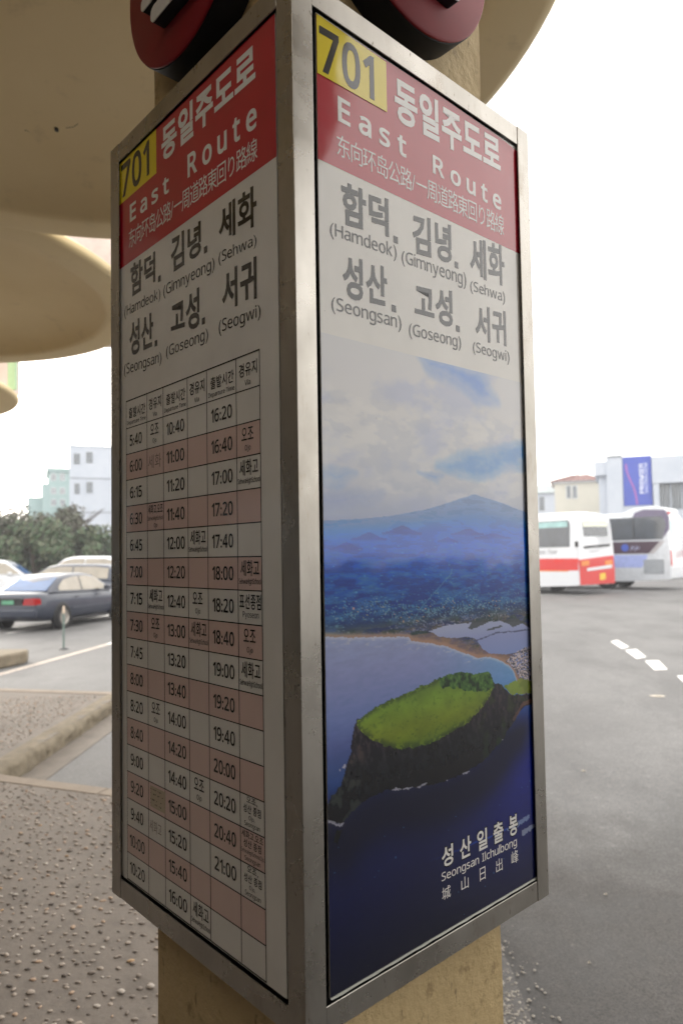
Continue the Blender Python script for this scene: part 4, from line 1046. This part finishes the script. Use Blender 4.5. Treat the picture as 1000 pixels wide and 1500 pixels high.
def bus1(root, Wd, L, zt_):
    x = .42
    while x < L - 1.5:
        w_ = flat_side(root, [(x, 2.0), (x + 1.75, 2.0), (x + 1.75, 3.12), (x + .06, 3.12), (x, 3.0)], 'side_window', busglass)
        flat_side(root, [(x + .06, 2.84), (x + 1.70, 2.84), (x + 1.70, 3.08), (x + .06, 3.08)], 'window_vent', paleglass, .022)
        x += 1.82
    flat_side(root, [(.03, 1.02), (L - .3, .98), (L - .3, 1.50), (.03, 1.52)], 'red_stripe', cred, .012)
    flat_side(root, [(.5, .97), (L - .3, .93), (L - .3, .975), (.5, 1.015)], 'orange_line', corange, .013)
    flat_side(root, [(.0, 2.0), (.14, 2.0), (.14, 2.22), (.0, 2.22)], 'side_marker', M['darkplastic'], .03)
    m_ = txt_on(root, 'side_lettering', 'Express Tour', simple('grey_letters', (96, 96, 104), .5), lambda a, b: (2.55 - a, .016, 1.66 + b), .24, 0, .35)
    flat_rear(root, [(.06, .42), (2.44, .42), (2.46, 1.0), (2.40, 1.62), (.02, 1.46)], 'red_rear_panel', cred, .018)
    flat_rear(root, [(.45, 2.42), (2.12, 2.46), (2.10, 3.06), (.42, 3.04)], 'rear_window', busglass, .012)
    flat_rear(root, [(.46, 2.84), (2.10, 2.86), (2.10, 3.04), (.44, 3.02)], 'rear_visor', simple('cream_blind', (222, 224, 206), .5), .02)
    flat_rear(root, [(.5, 3.14), (2.05, 3.14), (1.98, 3.28), (.58, 3.28)], 'roof_vent', csilver, .02)
    flat_rear(root, [(.42, 1.93), (2.2, 2.02), (2.2, 2.11), (.42, 2.02)], 'vent_slot', M['darkplastic'], .02)
    flat_rear(root, [(.52, .98), (2.25, 1.08), (2.25, 1.22), (.52, 1.10)], 'bumper_strip', cwhite, .03)
    for b0 in (.16, 1.78): flat_rear(root, [(b0, 1.20), (b0 + .5, 1.22), (b0 + .5, 1.42), (b0, 1.40)], 'tail_light', corange, .03)
    flat_rear(root, [(1.38, .58), (1.78, .60), (1.78, .88), (1.38, .86)], 'number_plate', cyellow, .03)
    txt_on(root, 'rear_lettering', 'Jeju Express Tour', simple('grey_letters_rear', (120, 120, 128), .5), lambda a, b: (-.02, -.75 - a * .62, 1.74 + b), .12)
def bus2(root, Wd, L, zt_):
    flat_side(root, [(.30, 2.30), (L - 1.0, 2.30), (L - 1.0, 3.34), (.30, 3.34), (.12, 3.0)], 'side_window', busglass)
    for x in (1.55, 3.1, 4.6, 6.1, 7.6): flat_side(root, [(x, 2.32), (x + .05, 2.32), (x + .05, 3.32), (x, 3.32)], 'window_divider', M['darkplastic'], .02)
    flat_side(root, [(.0, 2.75), (.28, 2.36), (.30, 3.345), (1.6, 3.345), (1.5, 3.55), (1.1, 3.68), (.15, 3.62), (.0, 3.3)], 'purple_panel', cpurple, .012)
    flat_side(root, [(.55, 1.66), (L - 1, 1.66), (L - 1, 2.22), (.98 - .45, 2.22)][::1] if False else [(.92, 1.66), (L - 1, 1.66), (L - 1, 2.22), (.42, 2.22)], 'maroon_panel', cmaroon, .014)
    flat_side(root, [(.70, 1.66), (.90, 1.66), (.40, 2.22), (.20, 2.22)], 'grey_flash', cgrey, .014)
    flat_side(root, [(1.25, 1.02), (4.8, 1.02), (4.8, 1.60), (.98, 1.60), (1.05, 1.3)], 'lavender_panel', clav, .013)
    g_ = flat_side(root, [(.28, .74), (1.16, .74), (1.16, 1.38), (.28, 1.38)], 'vent_grille', cgrille, .014)
    for i in range(9): flat_side(root, [(.30, .78 + i * .066), (1.14, .78 + i * .066), (1.14, .80 + i * .066), (.30, .80 + i * .066)], 'grille_slat', csilver, .024)
    m = MB(); m.rev([(.001, .018), (.17, .018)], 20, (1.98, 0, 1.94), axis='y'); m.build('round_emblem', simple('emblem_blue', (58, 84, 176), .4), root)
    txt_on(root, 'side_lettering', 'Jeju', simple('pale_letters', (170, 176, 210), .5), lambda a, b: (1.78 - a, .018, 1.80 + b), .24, .0, .3)
    flat_rear(root, [(.45, 2.42), (2.05, 2.42), (2.05, 3.15), (.40, 3.15)], 'rear_window', paleglass, .015)
    for b0 in (.06, 2.28): flat_rear(root, [(b0, 1.10), (b0 + .16, 1.10), (b0 + .16, 1.78), (b0, 1.78)], 'tail_light', credl, .03)
    flat_rear(root, [(.30, 3.42), (.44, 3.42), (.44, 3.56), (.30, 3.56)], 'marker_light', credl, .05)
    m = MB(); m.prism([(.2, 3.5), (2.4, 3.5), (1.6, 3.78), (.7, 3.84), (.3, 3.74)], -2.2, -.3, axis='y'); m.build('roof_unit', csilver, root, bevel=.06)
coach((9.72, 28.5), rad(35), 10.5, 2.5, 3.50, 'white coach with a red stripe and red rear skirt, next to the sign frame', cwhite, bus1)
coach((14.68, 31.0), rad(48), 11.5, 2.5, 3.58, 'silver white coach with purple and maroon side, at the right edge', csilver, bus2, .38)

# ------------------------------------------------------------------ street bits at the left
b = empty('marker_post', (-5.62, 14.0, ROAD), 0, 'thin grey green marker post with a pale top in front of the navy car', 'bollard')
MB().tube([(0, 0, .03), (0, 0, .72)], .02, 14).build('pole', simple('grey_green_plastic', (104, 122, 116), .6), b, smooth=True, angle=40)
MB().tube([(0, 0, .72), (0, 0, .84), (0, 0, .87)], [.022, .022, .012], 14).build('reflective_top', simple('pale_reflector', (214, 196, 176), .5), b, smooth=True, angle=40)
MB().rev([(.001, 0), (.09, 0), (.09, .015), (.04, .03), (.001, .03)], 18).build('base', M['darkplastic'], b)
kb = MB(); kb.prism([(-5.53, 12.15), (-5.62, 12.45), (-7.6, 12.5), (-7.6, 11.2), (-6.05, 11.25), (-5.75, 11.35)], ROAD, ROAD + .22)
tag(kb.build('concrete_block', M['kerbstone'], bevel=.04, seg=3), 'low weathered beige concrete kerb block on the asphalt at the left edge', 'kerb block')

# ------------------------------------------------------------------ trees
def tree(x, y, h, rx, label, seed, mat, dens=1500, trunk_h=.35, bare=False, ls=(.09, .19)):
    rnd = random.Random(seed)
    root = empty('bushy_tree', (x, y, ROAD), rnd.uniform(0, 6), label, 'tree', 'trees behind the parked cars')
    t_ = MB(); t_.tube([(0, 0, 0), (.05, .04, h * .3), (-.05, .02, h * .6), (.03, 0, h * .8)], [.16, .12, .07, .02], 8)
    for k_ in range(12):
        a_ = rnd.uniform(0, 6.28); z_ = h * rnd.uniform(.25, .65); l_ = rx * rnd.uniform(.5, .95)
        t_.tube([(0, 0, z_), (math.cos(a_) * l_ * .5, math.sin(a_) * l_ * .5, z_ + l_ * .35), (math.cos(a_) * l_, math.sin(a_) * l_, z_ + l_ * .75)], [.05, .03, .008], 5)
    t_.build('trunk', simple('bark', (74, 62, 52), .9, var=.3), root)
    c_ = MB(); cl = []
    for k_ in range(44):
        a_ = rnd.uniform(0, 6.28); rr = rx * math.sqrt(rnd.random()) * .85; zz = h * (.10 + .76 * rnd.random()) * (1 - .25 * (rr / rx) ** 2)
        cl.append((math.cos(a_) * rr, math.sin(a_) * rr, zz, rx * rnd.uniform(.22, .42)))
    for q in range(dens):
        cx2, cy2, cz2, cr = rnd.choice(cl)
        d = Vector((rnd.gauss(0, 1), rnd.gauss(0, 1), rnd.gauss(0, 1))).normalized() * cr * rnd.uniform(.5, 1.08)
        p = Vector((cx2, cy2, cz2)) + d
        if p.z < .1: continue
        n_ = (d.normalized() + Vector((rnd.gauss(0, .5), rnd.gauss(0, .5), rnd.gauss(0, .5)))).normalized(); a1 = n_.orthogonal().normalized(); a2 = n_.cross(a1); s = rnd.uniform(*ls)
        c_.add([p + a1 * s, p + a2 * s * .5, p - a1 * s, p - a2 * s * .5], [(0, 1, 2, 3)], rnd.randrange(2))
    c_.build('crown', mat, root, recalc=False)
    return root
fg = [mat_foliage('leaf_green', (.045, .085, .036), (.085, .130, .062)), mat_foliage('leaf_olive', (.070, .090, .046), (.115, .125, .072))]
fb = [mat_foliage('leaf_dull', (.070, .066, .046), (.105, .095, .070)), mat_foliage('leaf_olive_dull', (.05, .058, .036), (.08, .085, .05))]
tl = [(-19.6, 36, 4.6, 2.6, fg, 'dense green tree at the far left edge, behind the white car'), (-17.2, 37.5, 4.9, 2.3, fb, 'brownish green tree, second from the left edge'),
      (-15.6, 35.0, 4.0, 2.0, fg, 'low bright green bushy tree in the middle of the tree row'), (-15.0, 38.5, 5.3, 2.2, fb, 'tallest olive tree just left of the white building'),
      (-13.3, 36.5, 3.9, 1.8, fg, 'green tree in front of the white building'), (-12.0, 39.5, 3.1, 1.5, fb, 'thin dull brown tree beside the sign frame')]
for i, (x, y, h_, rx, mt, lb) in enumerate(tl):
    tree(x, y, h_, rx, lb, 30 + i, mt, 6500 if i < 5 else 2500)
tree(-9.5, 41, 3.8, 2.0, 'green tree hidden mostly behind the sign box', 77, fg, 1500)
tree(-23.5, 38, 5.0, 2.6, 'green tree outside the frame beyond the left edge', 78, fg, 1500)

# ------------------------------------------------------------------ buildings
glassd = mat_glass('dark_window_glass', (70, 78, 86), .12)
def window(root, M_, u0, u1, z0, z1, frame, glass, depth=.08, bars=1):
    """M_: wall matrix: x along wall, y outward, z up"""
    f = MB(); t_ = .06
    f.box(u0, u1, -.02, .05, z0, z0 + t_); f.box(u0, u1, -.02, .05, z1 - t_, z1); f.box(u0, u0 + t_, -.02, .048, z0 + t_, z1 - t_); f.box(u1 - t_, u1, -.02, .048, z0 + t_, z1 - t_)
    for i in range(bars):
        c = u0 + (u1 - u0) * (i + 1) / (bars + 1); f.box(c - .03, c + .03, -.02, .046, z0 + t_, z1 - t_)
    f.xf(M_); fo = f.build('window', frame, root)
    p = MB(); p.box(u0 + t_, u1 - t_, -.01, .02, z0 + t_, z1 - t_); p.xf(M_); p.build('pane', glass, fo); return fo
bw = mat_concrete('white_render', (176, 184, 196), (190, 196, 206), .1, scale=.6, dirt=(.55, .57, .6))
bteal = mat_concrete('teal_render', (134, 158, 158), (150, 172, 172), .1, scale=.6, dirt=(.35, .45, .45))
bcream = mat_concrete('cream_render', (192, 190, 178), (204, 200, 188), .1, scale=.6, dirt=(.5, .46, .36))
roofred = simple('red_roof_tile', (132, 100, 96), .8, var=.2, scale=3)
frm = simple('window_frame_white', (205, 208, 210), .5); frmd = simple('window_frame_grey', (120, 126, 132), .5)
class Wall:
    """a facade through the point seen at column px0 at depth Y0, turned by ang; u runs along it"""
    def __init__(s, px0, Y0, ang): s.o = Vector((s.ray(px0, 760)[0] * Y0, Y0)); s.d = Vector((math.cos(ang), math.sin(ang))); s.ang = ang
    def ray(s, px, py): d = fw + rt * (px - 500) / 1013 + upv * (771.1 - py) / 1013; return d.x / d.y, d.z / d.y
    def at(s, px, py):
        a, e = s.ray(px, py)      # (o + u d).x = a (o + u d).y
        u = (a * s.o.y - s.o.x) / (s.d.x - a * s.d.y); y = s.o.y + u * s.d.y
        return u, EYE + e * y - ROAD
    def root(s, name, label, cat): return empty(name, (s.o.x, s.o.y, ROAD), s.ang, label, cat)
    def win(s, b, pa, pb, ya, yb, fr, gl, bars=1, dy=0):
        u0, z1 = s.at(pa, ya); u1, z0 = s.at(pb, yb); window(b, Matrix.Translation((0, dy, 0)) @ FLIP, u0, u1, z0, z1, fr, gl, bars=bars)
FLIP = Matrix(((1, 0, 0, 0), (0, -1, 0, 0), (0, 0, 1, 0), (0, 0, 0, 1)))
# white four-window block
w = Wall(102, 55, rad(21)); b = w.root('white_building', 'plain white block with four dark windows and a roof railing, at left', 'building')
zt2 = w.at(130, 655)[1]
MB().box(0, 9, 0, 8, 0, zt2).build('wall', bw, b)
for q in ((108.5, 117.5, 664, 680), (126.5, 136, 662, 678), (109.5, 117, 708, 723.5), (127, 136, 706, 722)): w.win(b, *q, frmd, glassd)
for yy in (701, 751): z_ = w.at(120, yy)[1]; MB().box(-.01, 9.02, -.035, -.002, z_, z_ + .06).build('string_course', frmd, b)
MB().box(-.05, 9.05, -.05, .2, zt2, zt2 + .12).build('parapet', bw, b)
rl2 = MB()
for q in range(12): rl2.tube([(q * .8 + .05, .1, zt2 + .12), (q * .8 + .05, .1, zt2 + .85)], .03, 5)
for z_ in (.5, .85): rl2.tube([(.05, .1, zt2 + z_), (8.9, .1, zt2 + z_)], .025, 5)
rl2.build('roof_railing', simple('rusty_pink_rail', (196, 160, 146), .7), b)
# teal stepped building
w = Wall(62, 78, rad(24)); b = w.root('teal_building', 'hazy teal stepped building between the trees and the white block', 'building')
wu = w.at(104, 700)[0]; z1_, z2_, z3_, z4_ = w.at(80, 709)[1], w.at(80, 690)[1], w.at(80, 685)[1], w.at(58, 728)[1]
MB().box(0, wu + 2, 0, 8, 0, z1_).build('wall', bteal, b)
MB().box(.7, wu + 2, .5, 8, z1_, z2_).build('upper_storey', bteal, b)
MB().box(.5, wu + 2.2, .3, 8.2, z2_, z3_).build('roof', bteal, b)
MB().box(-1.5, -.002, .5, 6, 0, z4_).build('wing', bteal, b)
for ya, yb, dy in ((693, 704, .5), (714, 724, 0), (731, 741, 0)):
    for pa in (75, 88): w.win(b, pa, pa + 8, ya, yb, frm, glassd, dy=dy)
# cream house with red hipped roof
w = Wall(813, 60, rad(-19)); b = w.root('cream_house', 'small cream house with a low red hipped roof and an aerial', 'house')
wu = w.at(887, 720)[0]; ze = w.at(830, 708)[1]; zr = w.at(845, 697)[1]
MB().box(0, wu, 0, 6, 0, ze).build('wall', bcream, b)
MB().box(-.15, wu + .15, -.15, 6.15, ze, ze + .16).build('eaves', frm, b)
m = MB(); m.add([(-.35, -.35, ze + .16), (wu + .35, -.35, ze + .16), (wu + .35, 6.35, ze + .16), (-.35, 6.35, ze + .16), (1.5, 2.6, zr + .3), (wu - 1.4, 2.6, zr + .3)], [(0, 1, 5, 4), (1, 2, 5), (2, 3, 4, 5), (3, 0, 4), (0, 3, 2, 1)])
rf = m.build('roof', roofred, b)
for q in range(9):
    m = MB(); a_ = q / 9; m.tube([(-.35 + (wu + .7) * a_, -.37, ze + .19), (1.5 + (wu - 2.9) * a_, 2.6, zr + .33)], .05, 5); m.build('roof_rib', roofred, rf)
w.win(b, 828, 836.3, 711, 730.5, frm, glassd, 0); w.win(b, 837, 845.5, 711, 730.5, frm, glassd, 0)
m = MB(); m.tube([(1.9, 2.4, zr + .1), (1.9, 2.4, zr + 1.2)], .04, 6)
for z_ in (.8, 1.05): m.tube([(1.5, 2.4, zr + z_), (2.3, 2.4, zr + z_)], .02, 5)
m.build('aerial', simple('aerial_grey', (120, 110, 108), .6), b)
w.win(b, 820, 834, 762, 775, frm, glassd); w.win(b, 850, 864, 762, 775, frm, glassd)
# pale low house at the frame edge
w = Wall(765, 74, rad(-17)); b = w.root('pale_house', 'pale grey low house between the steel frame and the cream house', 'house')
wu = w.at(816, 720)[0]; z1_, z2_ = w.at(800, 722)[1], w.at(800, 711)[1]
MB().box(0, wu, 0, 7, 0, z1_).build('wall', bw, b)
MB().box(-.2, wu + .2, -.3, 7.2, z1_, z2_).build('roof', simple('pale_roof', (196, 206, 208), .7), b)
w.win(b, 789, 797, 728, 748, frmd, glassd)
# white showroom with a blue banner
w = Wall(872, 50, rad(-22)); b = w.root('white_showroom', 'white modern showroom building with a tall blue banner on its front', 'building')
U = lambda px, py=700: w.at(px, py)[0]
Z = lambda px, py: w.at(px, py)[1]
MB().box(0, U(888), -.35, 6, Z(880, 697), Z(880, 677)).build('overhanging_box', bw, b)
MB().box(U(876), U(888), 0, 6, 0, Z(880, 697) - .003).build('wall', bw, b)
MB().box(U(888) + .002, U(911), -.5, 6, 0, Z(900, 671)).build('tower', bw, b)
MB().box(U(888.5), U(911.5), -.55, 6, Z(900, 671) + .002, Z(900, 668.5)).build('coping', frmd, b)
MB().box(U(911) + .003, U(954), -.35, 6, 0, Z(930, 669)).build('front_wall', bw, b)
MB().box(U(954) + .002, U(1100), -.6, 6, Z(980, 708), Z(980, 669)).build('upper_wall', bw, b)
MB().box(U(954) + .002, U(1100), -.05, 6, 0, Z(980, 708) - .003).build('recessed_wall', bw, b)
MB().box(U(955), U(963.5), -.55, -.052, 0, Z(980, 708) - .003).build('column', bw, b)
for q in range(5):
    a_ = 965 + q * 17; w.win(b, a_, a_ + 16, 709, 745, frmd, glassd, dy=-.05)
bx0, bx1, bz0, bz1 = U(911.7), U(953.5), Z(930, 741), Z(930, 670)
bn = MB(); bn.box(bx0, bx1, -.40, -.353, bz0, bz1); bno = bn.build('blue_banner', simple('banner_blue', (66, 84, 172), .6, var=.12, scale=.8), b)
cv = [(.12, .86), (.13, .75), (.19, .62), (.27, .50), (.36, .38), (.42, .25), (.45, .12), (.47, .02)]
m = MB()
for i in range(len(cv) - 1):
    (a_, c_), (d_, e_) = cv[i], cv[i + 1]; ww = .03
    P = lambda f_, g_: (bx0 + (bx1 - bx0) * f_, -.404, bz0 + (bz1 - bz0) * g_)
    m.quad(P(a_ - ww, c_), P(a_ + ww, c_), P(d_ + ww, e_), P(d_ - ww, e_))
m.build('pink_ribbon', simple('ribbon_pink', (158, 92, 160), .6), bno)
def banner_text(txt, f0, f1, g0, g1, mat, nm):
    v, f = line_mesh(txt, .02, 1); lo, hi = v.min(0), v.max(0); m = MB(); P_ = []
    for p in v:
        a_ = (p[0] - lo[0]) / (hi[0] - lo[0]); c_ = (p[1] - lo[1]) / (hi[1] - lo[1])
        P_.append((bx0 + (bx1 - bx0) * (f1 - (f1 - f0) * c_), -.407, bz0 + (bz1 - bz0) * (g0 + (g1 - g0) * a_)))
    m.add(P_, f); m.build(nm, mat, bno)
banner_text('PREMIER', .57, .72, .24, .86, simple('banner_white', (222, 226, 234), .6), 'banner_lettering')
banner_text('SHOWROOM', .75, .86, .24, .86, simple('banner_pale', (190, 198, 226), .6), 'banner_lettering')
# distant utility pole lines at left
b = empty('bare_branch_tree', (-22.5, 45, ROAD), 0, 'bare twiggy tree rising above the green trees at the far left', 'tree')
m = MB(); rnd = random.Random(9)
m.tube([(0, 0, 0), (0, 0, 3.5), (.3, 0, 5)], [.15, .1, .04], 7)
for q in range(60):
    a_ = rnd.uniform(0, 6.28); z_ = rnd.uniform(2.5, 4.9); l_ = rnd.uniform(.6, 2.2)
    m.tube([(0, 0, z_), (math.cos(a_) * l_ * .5, math.sin(a_) * l_ * .5, z_ + .3 * l_), (math.cos(a_) * l_, math.sin(a_) * l_, z_ + .45 * l_)], [.03, .02, .008], 4)
m.build('branches', simple('twig_brown', (112, 96, 86), .9), b)

# thin air: pale haze between here and the far buildings
hz = MB(); hz.box(-150, 150, -40, 130, ROAD - 1.2, 12.5)
hm_ = bpy.data.materials.new('pale_haze'); hm_.use_nodes = True; nt_ = hm_.node_tree; nt_.nodes.clear()
pv_ = nt_.nodes.new('ShaderNodeVolumePrincipled'); pv_.inputs['Density'].default_value = .0017; pv_.inputs['Color'].default_value = (.93, .95, 1, 1); pv_.inputs['Anisotropy'].default_value = .2
oo_ = nt_.nodes.new('ShaderNodeOutputMaterial'); nt_.links.new(pv_.outputs[0], oo_.inputs['Volume'])
tag(hz.build('haze', hm_), kind='stuff')
